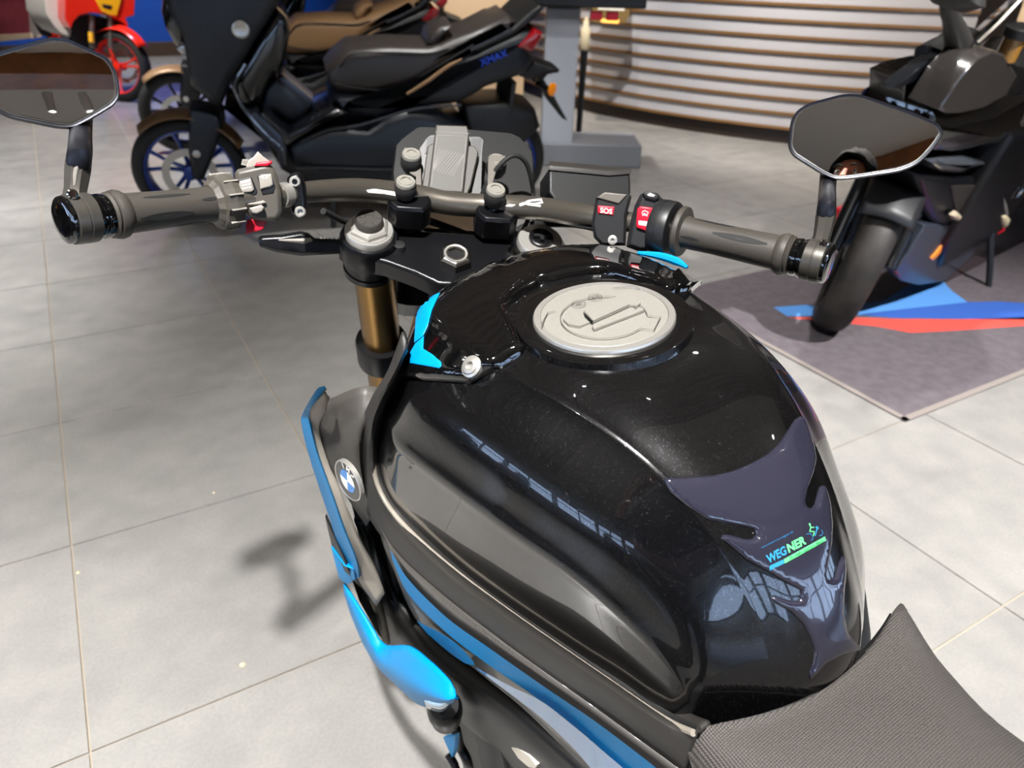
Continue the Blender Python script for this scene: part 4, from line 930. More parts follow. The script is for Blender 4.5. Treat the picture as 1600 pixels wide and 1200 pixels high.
bpart('cover_lip', loft([[(664, 1094, -.232), (690, 1100, -.226), (712, 1090, -.216)], [(668, 1106, -.228), (690, 1112, -.222), (710, 1098, -.214)]], 4, 2, (-.001, 0, 0)), mat('pale_blue_lip', '#8fb4d4', .15, coat=.8), solid=.002)
bpart('coolant_hose', MB().tube([B3(560, 900, -.212), B3(580, 925, -.208), B3(594, 960, -.204), B3(604, 1003, -.200)], [.009, .0085, .007, .006], 10), mat('hose_beige', '#8d857a', .5))
bpart('dark_duct', poly3([(548, 868, -.20), (575, 905, -.19), (590, 960, -.185), (600, 1004, -.185), (585, 985, -.20), (560, 940, -.215), (548, 905, -.215)], (.03, .02, 0), .002), M_blk)
bpart('dark_duct', poly3([(548, 790, -.20), (578, 800, -.185), (582, 850, -.18), (578, 880, -.18), (560, 840, -.2)], (.03, .02, 0), .002), M_blk)
bt = MB().lathe(B3(694, 1102, -.205), B3(702, 1152, -.20), [(0, .018), (.008, .022), (.022, .022), (.026, .017), (.044, .019), (.05, .016)], 24)
bpart('mounting_sleeve', bt, M_blk2)
bpart('blue_bracket', poly3([(692, 1152, -.20), (712, 1148, -.20), (710, 1172, -.2), (706, 1184, -.2)], (.006, 0, 0), .001), M_blueg)
bpart('footpeg_linkage', MB().tube([B3(712, 1140, -.19), B3(718, 1165, -.188), B3(730, 1190, -.186), B3(736, 1230, -.184)], .007, 10), M_blk2)
bpart('footpeg_linkage', MB().tube([B3(700, 1178, -.2), B3(712, 1200, -.198), B3(720, 1240, -.196)], .006, 10), M_blk2)
# blue flash on the right cover side (mirror image of the left one)
rp = patch(cover_bvh, BK, [(994, 394), (1028, 397), (1052, 404), (1076, 417), (1064, 416), (1040, 409), (1012, 403)], .0007, 2, 6, .0003, 5)
tag(bpart('blue_decal', MB().tube([BK.px(996, 395, y=-.50), BK.px(1030, 400, y=-.515), BK.px(1056, 408, y=-.53), BK.px(1074, 418, y=-.545)], [.002, .0045, .005, .002], 8), M_bluep, cover), 'bright blue flash beyond the right edge of the cover')
h = onto(cover_bvh, BK, 1078, 440, 0, True)
blk = MB().prism([onto(cover_bvh, BK, x, y, .009, True)[0] for x, y in ((1058, 430), (1066, 424), (1086, 425), (1097, 434), (1090, 444), (1070, 443))], -h[1]*.014, .0015, .0015)
bpart('fixing_block', blk, M_gloss, cover, bevel=.0008)
pt = onto(cover_bvh, BK, 1078, 431, .009, True); bpart('screw', MB().lathe(pt[0]-h[1]*.002, pt[0]+h[1], [(0, .0085), (.003, .0085), (.0045, .006), (.0045, .003), (.003, .0025)], 18), M_silver, cover)
# seat
def seat_mat():
    m = mat('seat_weave_vinyl', '#4c4845', .55); n = m.node_tree; b = n.nodes['Principled BSDF']; tc = n.nodes.new('ShaderNodeTexCoord')
    w = []
    for ax in ('X', 'Y'):
        t = n.nodes.new('ShaderNodeTexWave'); t.wave_type = 'BANDS'; t.bands_direction = ax; t.inputs['Scale'].default_value = 165; n.links.new(tc.outputs['Object'], t.inputs['Vector']); w.append(t)
    mx = n.nodes.new('ShaderNodeMath'); mx.operation = 'MULTIPLY'; n.links.new(w[0].outputs['Fac'], mx.inputs[0]); n.links.new(w[1].outputs['Fac'], mx.inputs[1])
    bu = n.nodes.new('ShaderNodeBump'); bu.inputs['Strength'].default_value = .9; bu.inputs['Distance'].default_value = .0012
    n.links.new(mx.outputs[0], bu.inputs['Height']); n.links.new(bu.outputs[0], b.inputs['Normal']); return m
SE = [(1068, 1180), (1079, 1152), (1110, 1139), (1190, 1121), (1262, 1094), (1312, 1060), (1350, 1021), (1377, 988), (1393, 963)]
SZ = [.730, .748, .756, .760, .761, .760, .757, .752, .744]
SEB = [BK.px(p[0], p[1], z=z) for p, z in zip(SE, SZ)]
ST_ = [[tuple(p+np.array([0, .004, -.085])) for p in SEB], [tuple(p) for p in SEB],
 [tuple(p*np.array([1.03, 1, 1])+np.array([0, -.012, .006])) for p in SEB[:6]] + [(.060, -.898, .768), (.092, -.884, .769), (.119, -.876, .742)],
 [(-.140, -.93, .64), (-.130, -.932, .72), (-.100, -.945, .763), (-.055, -.955, .776), (-.01, -.960, .780), (.030, -.950, .775), (.060, -.940, .766), (.088, -.931, .744), (.108, -.925, .68)],
 [(-.136, -1.0, .64), (-.126, -1.0, .71), (-.098, -1.01, .763), (-.055, -1.015, .782), (-.01, -1.015, .786), (.028, -1.005, .780), (.054, -.999, .768), (.076, -.996, .743), (.095, -.993, .68)],
 [(-.150, -1.12, .65), (-.142, -1.12, .72), (-.108, -1.12, .772), (-.06, -1.12, .795), (-.01, -1.12, .80), (.035, -1.12, .795), (.068, -1.12, .780), (.095, -1.12, .752), (.115, -1.12, .69)],
 [(-.165, -1.24, .68), (-.155, -1.24, .76), (-.12, -1.24, .805), (-.06, -1.24, .822), (0, -1.24, .826), (.06, -1.24, .822), (.12, -1.24, .805), (.155, -1.24, .76), (.165, -1.24, .68)]]
seat = bpart('seat', MB().grid(spline2(ST_, 5, 6)), seat_mat(), smooth=180)
bpart('seat_seam', MB().tube([np.array(p)+[0, .001, .0015] for p in ST_[1]], .0012, 6, 4), M_blk, seat)
bpart('seat_rear_rubber', MB().grid(spline2([[(x, y+.012, .60) for x, y, z in ST_[0]], [(x, y+.004, z) for x, y, z in ST_[0]], [(x, y, z) for x, y, z in ST_[0]]], 2, 6)), M_blk, seat, smooth=180)
# simple but complete running gear below: engine, front wheel, tail, rear wheel, side stand
def tyre(mb, c, ax, R, w, n=48):
    prof = [(-w*.5, R*.80), (-w*.52, R*.88), (-w*.42, R*.95), (-w*.22, R*.99), (0, R), (w*.22, R*.99), (w*.42, R*.95), (w*.52, R*.88), (w*.5, R*.80), (w*.42, R*.775), (-w*.42, R*.775)]
    x, y, z = ico_n((0, 0, 0), ax); c = np.array(c, float)
    RR = [[c+z*t+r*(math.cos(2*math.pi*k/n)*x+math.sin(2*math.pi*k/n)*y) for t, r in prof] for k in range(n)]
    return mb.rings(RR+[RR[0]], False, False)
def wheel(name, F_parent, c, ax, R, w, rimcol, spokes=5, tyrecol=None, discr=.15, steer=False, mk=None, tread=True):
    """tyre, rim, spokes, hub, disc as parts of the vehicle"""
    mk = mk or (lambda nm, mb, m, par=None: bpart(nm, mb, m, par, steer=steer))
    c = np.array(c, float); x, y, z = ico_n((0, 0, 0), ax)
    ty = mk(name, tyre(MB(), c, ax, R, w), tyrecol or M_rub)
    rim = MB(); prof = [(-w*.42, R*.79), (-w*.42, R*.755), (-w*.3, R*.72), (w*.3, R*.72), (w*.42, R*.755), (w*.42, R*.79), (w*.3, R*.76), (-w*.3, R*.76)]
    RR = [[c+z*t+r*(math.cos(2*math.pi*k/40)*x+math.sin(2*math.pi*k/40)*y) for t, r in prof] for k in range(40)]; rim.rings(RR+[RR[0]], False, False)
    mk('rim', rim, rimcol, ty)
    mk('hub', MB().lathe(c-z*w*.45, c+z, [(0, .022), (.004, .035), (w*.9-.004, .035), (w*.9, .022)], 20), rimcol, ty)
    for k in range(spokes):
        a = 2*math.pi*k/spokes+.3; d = math.cos(a)*x+math.sin(a)*y; p = -math.sin(a)*x+math.cos(a)*y; sp = MB()
        for q in (-1, 1): sp.tube([c+d*.03+p*q*.008, c+d*R*.4+p*q*.02, c+d*R*.74+p*q*.05], [.012, .009, .011], 8, 3)
        mk('spoke', sp, rimcol, ty)
    if discr:
        di = MB(); o = c-z*(w*.5+.004)
        prof = [(-.0025, discr), (.0025, discr), (.0025, discr*.72), (-.0025, discr*.72)]
        RR = [[o+z*t+r*(math.cos(2*math.pi*k/36)*x+math.sin(2*math.pi*k/36)*y) for t, r in prof] for k in range(36)]; di.rings(RR+[RR[0]], False, False)
        mk('brake_disc', di, M_silver, ty)
    return ty
WC = fk0((FL+FR)/2, 0, .02, -.695)
wheel('front_wheel', BK, WC, FB[0], .30, .12, M_blk2, steer=True)
bpart('front_fender', MB().grid([[WC+np.array([xx, 0, 0])@np.eye(3)*1.0+FB[0]*0+FB[1]*(-math.sin(a)*(.315-abs(xx)*.5))+FB[2]*(math.cos(a)*(.315-abs(xx)*.5)) for xx in np.linspace(-.07, .07, 7)] for a in np.linspace(-.9, .9, 14)]), M_bluep, steer=True, solid=.003)
bpart('headlamp', MB().slab([(0, y, z) for y, z in ((-.20, .92), (-.06, .90), (.0, .84), (-.01, .76), (-.10, .74), (-.19, .80))], .085, .03), M_blk2, steer=True)
bpart('engine_block', MB().slab([(0, y, z) for y, z in ((-.36, .72), (-.33, .50), (-.36, .30), (-.60, .22), (-.95, .26), (-1.0, .50), (-.92, .66), (-.70, .70))], .125, .03), M_blk2)
bpart('airbox', MB().slab([(0, y, z) for y, z in ((-.40, .85), (-.40, .70), (-.86, .68), (-.84, .74), (-.60, .82))], .125, .02), M_blk)
bpart('radiator', MB().box((0, -.33, .60), (.36, .035, .30)), M_blk, bevel=.004)
bpart('tail', MB().slab([(0, y, z) for y, z in ((-.95, .66), (-1.2, .74), (-1.55, .86), (-1.60, .84), (-1.50, .76), (-1.2, .64), (-1.0, .58))], .10, .03), M_blk2)
bpart('swingarm', MB().tube([(-.11, -.98, .38), (-.12, -1.2, .33), (-.12, -1.45, .31)], [.04, .035, .03], 12).tube([(.11, -.98, .38), (.12, -1.2, .33), (.12, -1.45, .31)], [.04, .035, .03], 12), M_blk2)
wheel('rear_wheel', BK, (0, -1.45, .31), (1, 0, 0), .315, .19, M_blk2)
bpart('side_stand', MB().tube([(-.13, -.92, .28), (-.19, -.90, .14), (-.245, -.88, -.02)], [.014, .012, .016], 10), M_blk2)
# ---------------------------------------------------------------- parked scooters
def vehicle(F, o, nm): pass
SCf = unit(np.array([.5-2.017, 4.039-3.626, 0])); SCr = np.array([SCf[1], -SCf[0], 0]); SCl = math.radians(7)
SC = Frame(((.5+2.017)/2, (4.039+3.626)/2, 0), [math.cos(SCl)*SCr+math.sin(SCl)*np.array([0, 0, 1]), SCf, -math.sin(SCl)*SCr+math.cos(SCl)*np.array([0, 0, 1])])
M_navy = mat('matte_midnight_blue', '#10161f', .42); M_navg = mat('gloss_black_panel', '#0a0c10', .18, coat=.5)
M_brown = mat('matte_bronze_panel', '#4a3a2c', .45); M_rimb = mat('wheel_blue', '#0a3fae', .35, coat=.3); M_rimk = mat('wheel_black', '#121214', .4)
M_seatb = mat('seat_black_vinyl', '#2a2522', .42); M_seatt = mat('seat_tan_vinyl', '#8c6c4a', .5)
M_tail = mat('tail_lamp_red', '#8e0f18', .12, coat=.8); M_amber = mat('lamp_amber', '#f08a10', .25, coat=.5, emit=('#f08a10', .15)); M_clear = mat('headlamp_lens', '#b9bcc2', .08, coat=1., metal=.3)
M_trim = mat('floorboard_grey', '#39404f', .3, metal=.3); M_bron = mat('fender_bronze', '#8a6d50', .4, metal=.2)
def make_scooter(F, label, body, gloss, seatm, rimc, fenderm, lettering):
    t = thing('scooter', F, label, 'scooter', 'scooters parked side by side')
    def part(nm, mb, m, par=None, **k): return obj(nm, mb, m, par or t, **k)
    def S(nm, px, w, r, m, par=None, seg=3, **k):
        P = [SC.px(x, y, x=-w) for x, y in px]; P = [np.array([0, p[1], p[2]]) for p in P]
        return part(nm, MB().slab(P, w, r, seg=seg), m, par, **k)
    fw, rw = SC.loc((.5, 4.039, .275)), SC.loc((2.017, 3.626, .275)); fw[0] = rw[0] = 0
    wheel('front_wheel', F, fw, (1, 0, 0), fw[2]+.0, .115, rimc, 5, None, .13, mk=part)
    wheel('rear_wheel', F, rw, (1, 0, 0), rw[2]+.0, .14, rimc, 5, None, .12, mk=part)
    S('leg_shield', [(262, -60), (258, 10), (284, 62), (293, 118), (296, 138), (325, 160), (347, 167), (362, 130), (382, 98), (402, 62), (433, 14), (444, -30), (430, -80), (330, -110)], .215, .05, body)
    S('nose', [(262, -60), (250, 20), (256, 45), (276, 80), (292, 88), (318, 46), (350, 15), (360, -60)], .15, .05, gloss)
    S('headlamp', [(274, 77), (284, 67), (300, 61), (304, 68), (298, 84), (287, 89)], .168, .02, M_clear)
    S('inner_shield', [(402, 62), (433, 14), (448, 30), (453, 52), (446, 95), (436, 120), (428, 117), (416, 140), (405, 172), (376, 165), (362, 132), (382, 98)], .17, .04, gloss)
    S('tunnel', [(412, 140), (432, 122), (485, 168), (474, 188), (455, 195), (430, 178), (405, 172)], .11, .03, body)
    S('tunnel_trim', [(432, 124), (441, 117), (490, 158), (487, 168), (474, 170), (440, 140)], .085, .015, M_trim)
    S('floorboard', [(384, 178), (400, 174), (440, 213), (448, 234), (448, 261), (437, 262), (434, 240), (400, 206)], .235, .015, M_trim)
    S('foot_deck', [(402, 180), (412, 172), (452, 208), (505, 180), (527, 171), (545, 178), (510, 190), (460, 222), (446, 232)], .225, .02, gloss)
    S('lower_fairing', [(447, 232), (456, 262), (500, 272), (600, 275), (700, 262), (760, 236), (730, 200), (690, 180), (640, 172), (600, 187), (575, 205), (520, 200), (470, 215)], .225, .06, body)
    S('engine_case', [(350, 168), (380, 180), (410, 215), (440, 268), (480, 290), (600, 312), (740, 290), (790, 250), (770, 215), (600, 240), (440, 230)], .13, .03, M_blk)
    S('side_cover', [(525, 148), (600, 150), (637, 147), (700, 105), (760, 72), (798, 55), (824, 46), (846, 54), (830, 84), (838, 97), (822, 120), (762, 140), (718, 166), (640, 172), (590, 190), (545, 182), (515, 160)], .195, .06, body)
    S('saddle', [(510, 116), (525, 98), (547, 80), (610, 76), (672, 78), (690, 72), (712, 62), (740, 52), (798, 27), (810, 36), (790, 52), (742, 76), (702, 104), (637, 146), (585, 150), (527, 148), (514, 134)], .175, .05, seatm)
    S('backrest', [(668, 70), (673, 54), (690, 42), (708, 40), (700, 52), (690, 66), (680, 76)], .12, .03, seatm)
    S('grab_rail', [(742, 76), (800, 46), (830, 18), (845, 8), (850, 14), (836, 30), (806, 54), (746, 82)], .185, .012, M_blk)
    S('tail_lamp', [(808, 74), (838, 46), (849, 52), (845, 66), (832, 84), (818, 78)], .205, .02, M_tail)
    S('rear_fender', [(835, 95), (876, 110), (874, 114), (856, 118), (850, 126), (826, 124), (812, 120)], .09, .015, M_blk)
    S('plate_holder', [(842, 122), (850, 124), (866, 150), (888, 190), (880, 186), (858, 158)], .05, .01, M_blk)
    for s_ in (-1, 1):
        p = SC.px(860, 139, x=-.14); p[0] *= -s_; a = obj('turn_signal', MB().lathe(p, p+np.array([.75*-s_*-1, -.66, 0])*1.0, [(0, .02), (.006, .032), (.018, .032), (.024, .020)], 18), M_amber, t)
        obj('signal_stalk', MB().cyl(p, p*np.array([.2, 1, 1])+np.array([0, .04, .0]), .012), M_blk, a)
    S('fork_cover', [(296, 170), (320, 172), (341, 180), (347, 198), (336, 240), (318, 284), (301, 282), (293, 238)], .085, .025, body)
    b = SC.px(307, 241, x=-.09); part('axle_bolt', MB().lathe(b+np.array([.004, 0, 0]), b+np.array([-1, 0, 0]), [(0, .018), (.006, .018), (.008, .012)], 14), M_silver)
    fe = []
    for a in np.linspace(-1.1, .72, 15): fe.append([fw+np.array([x, math.sin(a)*(.305-abs(x)**1.5*.9), math.cos(a)*(.305-abs(x)**1.5*.9)]) for x in np.linspace(-.085, .085, 7)])
    part('front_fender', MB().grid(fe), fenderm, solid=.004)
    S('shock', [(800, 130), (808, 130), (800, 190), (792, 190)], .15, .01, M_blk); S('swing_case', [(725, 165), (790, 162), (838, 172), (846, 200), (800, 245), (770, 262), (740, 240)], .15, .03, M_blk)
    em = SC.px(376, 46, x=-.222); part('round_emblem', MB().lathe(em+np.array([.02, 0, 0]), em+np.array([-1, 0, 0]), [(0, .036), (.024, .036), (.027, .030), (.025, .026), (.025, .003)], 24), M_silver)
    if lettering:
        pl = Plane(SC, 770, 92, SC.depth(SC.px(770, 92, x=-.200)), (-1, 0, 0)); vs, fs = text_px('XMAX', (752, 104), np.array([42, -17]), np.array([-3, -11]), bold=.02)
        part('blue_lettering', MB().add([pl.p(x, y, .003) for x, y in vs], fs), mat('lettering_blue', '#1745c8', .4), smooth=None)
    M_hl = mat('gloss_edge_grey', '#2c3038', .15, coat=1.)
    for nm, px, w, r in (('shield_edge', [(384, 100), (366, 132), (374, 158), (392, 184), (420, 214), (440, 232), (446, 256)], .235, .008), ('fairing_crease', [(470, 222), (512, 203), (560, 196), (600, 184), (650, 170), (720, 164)], .215, .006), ('fairing_crease', [(462, 262), (520, 262), (620, 264), (700, 250)], .226, .006),
                         ('saddle_seam', [(530, 104), (552, 84), (610, 82), (668, 84), (700, 76)], .172, .004), ('saddle_seam', [(520, 130), (560, 138), (620, 138), (690, 100), (740, 70)], .177, .004)):
        part(nm, MB().tube([SC.px(x, y, x=-w) for x, y in px], r, 8, 4), M_hl if 'seam' not in nm else M_blk)
    part('wall_reflection_strip', MB().tube([SC.px(x, y, x=-.199) for x, y in ((636, 147), (668, 127), (700, 104), (722, 92))], [.007, .009, .009, .004], 8), fenderm)  # tube in fender colour stands in for the warm wall's reflection in the gloss
    part('tail_edge', MB().tube([SC.px(x, y, x=-.19) for x, y in ((735, 78), (770, 62), (800, 46))], .008, 8), M_hl)
    # upper front: handlebar, mirrors, screen (mostly above the picture)
    pb = SC.px(430, -60, x=-.0); pb[0] = 0
    part('handlebar', MB().tube([pb+np.array([-.36, -.08, .02]), pb+np.array([-.2, 0, .03]), pb, pb+np.array([.2, 0, .03]), pb+np.array([.36, -.08, .02])], .014, 10), M_blk)
    part('windscreen', MB().grid([[pb+np.array([x*(1-.3*k), .12+.1*k-abs(x)*.35, .02+.30*(1-k)-.0]) for x in np.linspace(-.2, .2, 9)] for k in (0, .5, 1)]), mat('smoked_screen', '#15171c', .05, trans=.6), solid=.003)
    part('side_stand', MB().tube([(-.12, .1, .22), (-.20, .12, .08), (-.262, .13, -.028)], .013, 8), M_blk)
    return t
sc1 = make_scooter(SC, 'dark blue scooter with blue wheels, nearest behind the handlebar', M_navy, M_navg, M_seatb, M_rimb, M_bron, True)
SC2 = Frame(SC.o+np.array([.21, 1.60, 0]), SC.B)
sc2 = make_scooter(SC2, 'black scooter with brown saddle parked behind the blue-wheeled scooter', M_blk, M_navg, M_seatt, M_rimk, M_bron, False)
sc3 = make_scooter(Frame(SC.o+np.array([1.0, 3.1, 0]), SC.B), 'black scooter with black saddle, rearmost of the scooter row', M_blk, M_navg, M_seatb, M_rimk, M_blk, False)
# ---------------------------------------------------------------- red motorcycle far left
RBf = unit(np.array([.28, -.96, 0])); RBr = np.array([RBf[1], -RBf[0], 0]); RBl = math.radians(9)
RBK = Frame((.50, 7.94, 0), [math.cos(RBl)*RBr+math.sin(RBl)*np.array([0, 0, 1]), RBf, -math.sin(RBl)*RBr+math.cos(RBl)*np.array([0, 0, 1])])
rbk = thing('motorcycle', RBK, 'red and yellow sports motorcycle in front of the blue wall', 'motorcycle')
M_redp = mat('red_paint', '#e02a18', .2, coat=.7); M_yel = mat('yellow_paint', '#f2b21a', .25, coat=.5); M_whp = mat('white_fairing', '#c9c4bb', .35); M_tube = mat('fork_steel', '#9a938a', .25, metal=.9)
def rpart(nm, mb, m, par=None, **k): return obj(nm, mb, m, par or rbk, **k)
def RS(nm, px, y, th, m, par=None, ins=.004):
    pl = Plane(RBK, px[0][0], px[0][1], 1.0, (0, 1, 0)); pl.p0 = np.array([0, y, 0.]); P = [pl.p(a, b) for a, b in px]
    return rpart(nm, MB().prism(P, (0, -th, 0), ins, ins), m, par, bevel=.004)
wdir = unit(np.array([RBK.B @ unit(np.array([.74, -.67, 0]))])[0]); wax = unit(np.cross(wdir, [0, 0, 1]))
wheel('front_wheel', RBK, (0, 0, .295), wax, .295, .12, M_redp, 3, None, .14, mk=rpart)
wheel('rear_wheel', RBK, (0, -1.38, .295), (1, 0, 0), .295, .15, M_redp, 6, None, .11, mk=rpart)
RS('front_fairing', [(100, -60), (102, 30), (111, 45), (115, 34), (124, 24), (141, 20), (165, 22), (177, 27), (193, 36), (198, 44), (201, 40), (196, 28), (210, 24), (214, -60)], .02, .30, M_redp)
RS('number_plate', [(148, -60), (150, 0), (159, 18), (172, 24), (183, 25), (190, 0), (192, -60)], .035, .04, M_yel)
RS('intake', [(159, 6), (176, 9), (174, 15), (162, 12)], .040, .01, M_blk)
RS('dark_core', [(113, 70), (115, 38), (126, 26), (142, 22), (176, 30), (192, 40), (196, 58), (190, 66), (140, 78)], -.12, .10, M_blk)
RS('side_fairing', [(68, -30), (72, 20), (84, 40), (96, 52), (110, 58), (112, 46), (102, 30), (100, -30)], -.15, .5, M_whp)
RS('red_tank', [(62, -40), (68, -4), (72, 22), (66, 10), (60, -20)], -.3, .4, M_redp)
RS('black_frame', [(50, 0), (60, 10), (64, 30), (76, 40), (84, 60), (70, 56), (58, 34), (52, 14)], -.7, .12, M_blk)
for s_, px in ((-1, 143), (1, 172)):
    a = RBK.px(px, 24, y=-.03); bq = RBK.px(px+1, 76, y=.01); rpart('fork_leg', MB().cyl(a, bq, .024), M_tube)
a = RBK.px(142, 50, y=.03); bq = RBK.px(143, 66, y=.03); rpart('reflector', MB().cyl(a, bq, .022), M_yel)
fe = []
for g in np.linspace(-.5, 1.0, 12): fe.append([np.array([0, 0, .30])+wax*x+(wdir*math.sin(g)+np.array([0, 0, 1])*math.cos(g))*(.335-abs(x)*.4) for x in np.linspace(-.085, .085, 7)])
rpart('front_fender', MB().grid(fe), M_redp, solid=.006)
rpart('side_stand', MB().tube([(-.1, -.75, .25), (-.25, -.75, -.03)], .012, 8), M_blk)
# ---------------------------------------------------------------- black touring motorcycle on the right
TBf = unit(np.array([-.985, -.17, 0])); TBr = np.array([TBf[1], -TBf[0], 0]); TBl = math.radians(12)
TB = Frame((2.47, 1.665, .004), [math.cos(TBl)*TBr+math.sin(TBl)*np.array([0, 0, 1]), TBf, -math.sin(TBl)*TBr+math.cos(TBl)*np.array([0, 0, 1])])
tb = thing('motorcycle', TB, 'black touring motorcycle with clear screen, standing on the striped mat at right', 'motorcycle')
def tpart(nm, mb, m, par=None, **k): return obj(nm, mb, m, par or tb, **k)
def TS_(nm, px, w, r, m, par=None, **k):
    P = [TB.px(x, y, x=-w) for x, y in px]; P = [np.array([0, p[1], p[2]]) for p in P]; return tpart(nm, MB().slab(P, w, r, seg=3), m, par, **k)
def TP(nm, px, x, th, m, par=None, bevel=.004, mir=True):
    mb = MB().prism([TB.px(a, b, x=x) for a, b in px], (th, 0, 0), .004, .004)
    o = tpart(nm, mb, m, par, bevel=bevel)
    if mir: q = MB(); q.v = [(-v[0], v[1], v[2]) for v in mb.v]; q.f = [f[::-1] for f in mb.f]; tpart(nm, q, m, par, bevel=bevel)
    return o
tst = math.radians(24); twd = np.array([-math.sin(tst), math.cos(tst), 0]); twa = unit(np.cross(twd, [0, 0, 1]))
tw = wheel('front_wheel', TB, (0, 0, .30), twa, .302, .125, M_blk2, 5, mat('tyre_scuffed', '#2b2623', .6, noise=(14, '#171513', 4), bump=(40, .3, .004)), .15, mk=tpart)
wheel('rear_wheel', TB, (0, -1.52, .31), (1, 0, 0), .315, .19, M_blk2, 5, None, .12, mk=tpart)
fe = []
for g in np.linspace(-.75, .95, 14): fe.append([np.array([0, 0, .30])+twa*x+(-twd*math.sin(g)+np.array([0, 0, 1])*math.cos(g))*(.335-abs(x)**1.4*.7) for x in np.linspace(-.095, .095, 9)])
tpart('front_fender', MB().grid(fe), mat('matte_dark_fender', '#1d1d20', .45), solid=.006)
for s_ in (-1, 1):
    b0 = np.array([0, 0, .30])+twa*.105*s_; tpart('fork_leg', MB().tube([b0+twd*.03, b0-twd*.10+np.array([0, 0, .22]), b0-twd*.20+np.array([0, 0, .42])], [.030, .030, .027], 14), M_blk2)
    tpart('fork_slider', MB().tube([b0-twd*.19+np.array([0, 0, .40]), b0-twd*.26+np.array([0, 0, .55])], .024, 14), M_gold)
    tpart('brake_caliper', MB().box(b0-twd*.12+np.array([0, 0, .06])+twa*s_*.02, (.035, .06, .10)), M_red, tw, bevel=.006)
TS_('headlamp', [(1452, 252), (1480, 246), (1512, 245), (1545, 256), (1528, 264), (1500, 276), (1474, 272), (1456, 264)], .12, .03, mat('headlamp_glass_dark', '#42464d', .1, coat=1.))
TS_('nose_cowl', [(1440, 242), (1455, 200), (1470, 176), (1500, 178), (1562, 166), (1640, 120), (1660, 220), (1545, 236), (1490, 246)], .13, .05, M_gloss)
TP('upper_cowl', [(1468, 172), (1485, 146), (1502, 120), (1528, 92), (1552, 80), (1570, 84), (1578, 98), (1590, 118), (1572, 150), (1536, 170), (1500, 178), (1478, 178)], -.14, .10, mat('grey_gloss_cowl', '#322f2e', .22, coat=.6), mir=False)
TP('inner_cowl', [(1412, 168), (1416, 128), (1440, 116), (1482, 106), (1470, 150), (1450, 178), (1432, 178)], -.02, .12, M_gloss, mir=False)
TP('deflector', [(1392, 140), (1418, 120), (1450, 96), (1482, 80), (1502, 66), (1500, 80), (1462, 112), (1424, 132)], -.03, .04, mat('smoked_deflector', '#14161a', .15, coat=.5), mir=False)
TS_('dash_hood', [(1482, 82), (1510, 66), (1534, 48), (1544, 54), (1530, 76), (1500, 98), (1484, 104)], .045, .02, M_blk)
scn_mb = MB().grid([[TB.px(a, b, x=x) for a, b, x in row] for row in ([(1486, 84, .02), (1522, 60, -.05), (1560, 36, -.12)], [(1545, 26, .02), (1570, 14, -.05), (1598, -4, -.12)], [(1600, -20, .02), (1622, -30, -.05), (1650, -50, -.12)])])
M_clr = mat('clear_screen', '#ffffff', .02, trans=1., ior=1.25, spec=.6)
tpart('windscreen', scn_mb, M_clr, solid=.004)
tpart('screen_edge', MB().tube([TB.px(1528, 66, x=-.10), TB.px(1560, 36, x=-.12), TB.px(1598, -4, x=-.125), TB.px(1640, -45, x=-.13)], .004, 8), mat('screen_edge_white', '#d6cfc4', .2))
mst = [TB.px(1500, 80, x=-.05), TB.px(1494, 54, x=-.05), TB.px(1486, 28, x=-.05), TB.px(1482, 4, x=-.05), TB.px(1490, -30, x=-.05)]
tm_ = tpart('mirror_stalk', MB().tube(mst, [.040, .032, .022, .022, .026], 14), M_matte)
mh = mst[-1]; tpart('mirror_head', MB().pillow([mh+np.array([a, 0, b]) for a, b in ((-.10, -.035), (-.06, .05), (.03, .06), (.09, .03), (.09, -.03), (.02, -.06), (-.06, -.06))], (0, 1, 0), .05, 4, (0, -.012, 0)), M_matte, tm_)
rsv = TB.px(1575, 82, x=-.12); rup = unit(TB.px(1590, 52, x=-.12)-rsv)
rv_ = tpart('fluid_reservoir', MB().cyl(rsv-rup*.02, rsv+rup*.05, .030), mat('reservoir_amber', '#8a6224', .25, coat=.6)); tpart('reservoir_cap', MB().lathe(rsv+rup*.045, rsv+rup, [(0, .034), (.004, .040), (.028, .040), (.032, .034)], 24), M_blk, rv_)
tpart('bar_lever', MB().tube([TB.px(1440, 82, x=.02), TB.px(1455, 78, x=.02), TB.px(1480, 84, x=.0)], [.022, .022, .018], 10).tube([TB.px(1424, 97, x=.02), TB.px(1445, 95, x=.02), TB.px(1470, 92, x=0)], [.008, .005, .005], 8), M_blk)
TS_('front_frame', [(1436, 276), (1500, 280), (1640, 270), (1660, 400), (1600, 415), (1560, 420), (1510, 405), (1470, 372), (1448, 330)], .12, .03, M_blk2)
TP('belly_panel', [(1398, 424), (1420, 396), (1446, 352), (1490, 352), (1530, 376), (1520, 400), (1478, 440), (1436, 446), (1410, 440)], -.13, .05, mat('slate_blue_panel', '#2c323d', .35, coat=.2))
TP('belly_pan', [(1478, 440), (1520, 400), (1560, 380), (1660, 360), (1700, 440), (1560, 470)], -.12, .06, mat('maroon_panel', '#2c1216', .3, coat=.5))
TP('amber_reflector', [(1455, 404), (1462, 396), (1474, 381), (1477, 384), (1468, 398), (1458, 408)], -.136, .006, M_amber, bevel=.001)
TP('radiator_grille', [(1488, 292), (1552, 288), (1554, 340), (1510, 350), (1494, 330)], -.128, .02, mat('radiator_dark', '#1f1b17', .5))
tpart('red_trim', MB().tube([TB.px(a, b, x=-.135) for a, b in ((1516, 358), (1524, 368), (1536, 372), (1552, 368), (1568, 358))], .007, 8), M_red)
tpart('lever_plate', MB().tube([TB.px(1563, 296, x=-.14), TB.px(1567, 318, x=-.14), TB.px(1570, 334, x=-.14)], [.008, .012, .014], 10), M_silver)
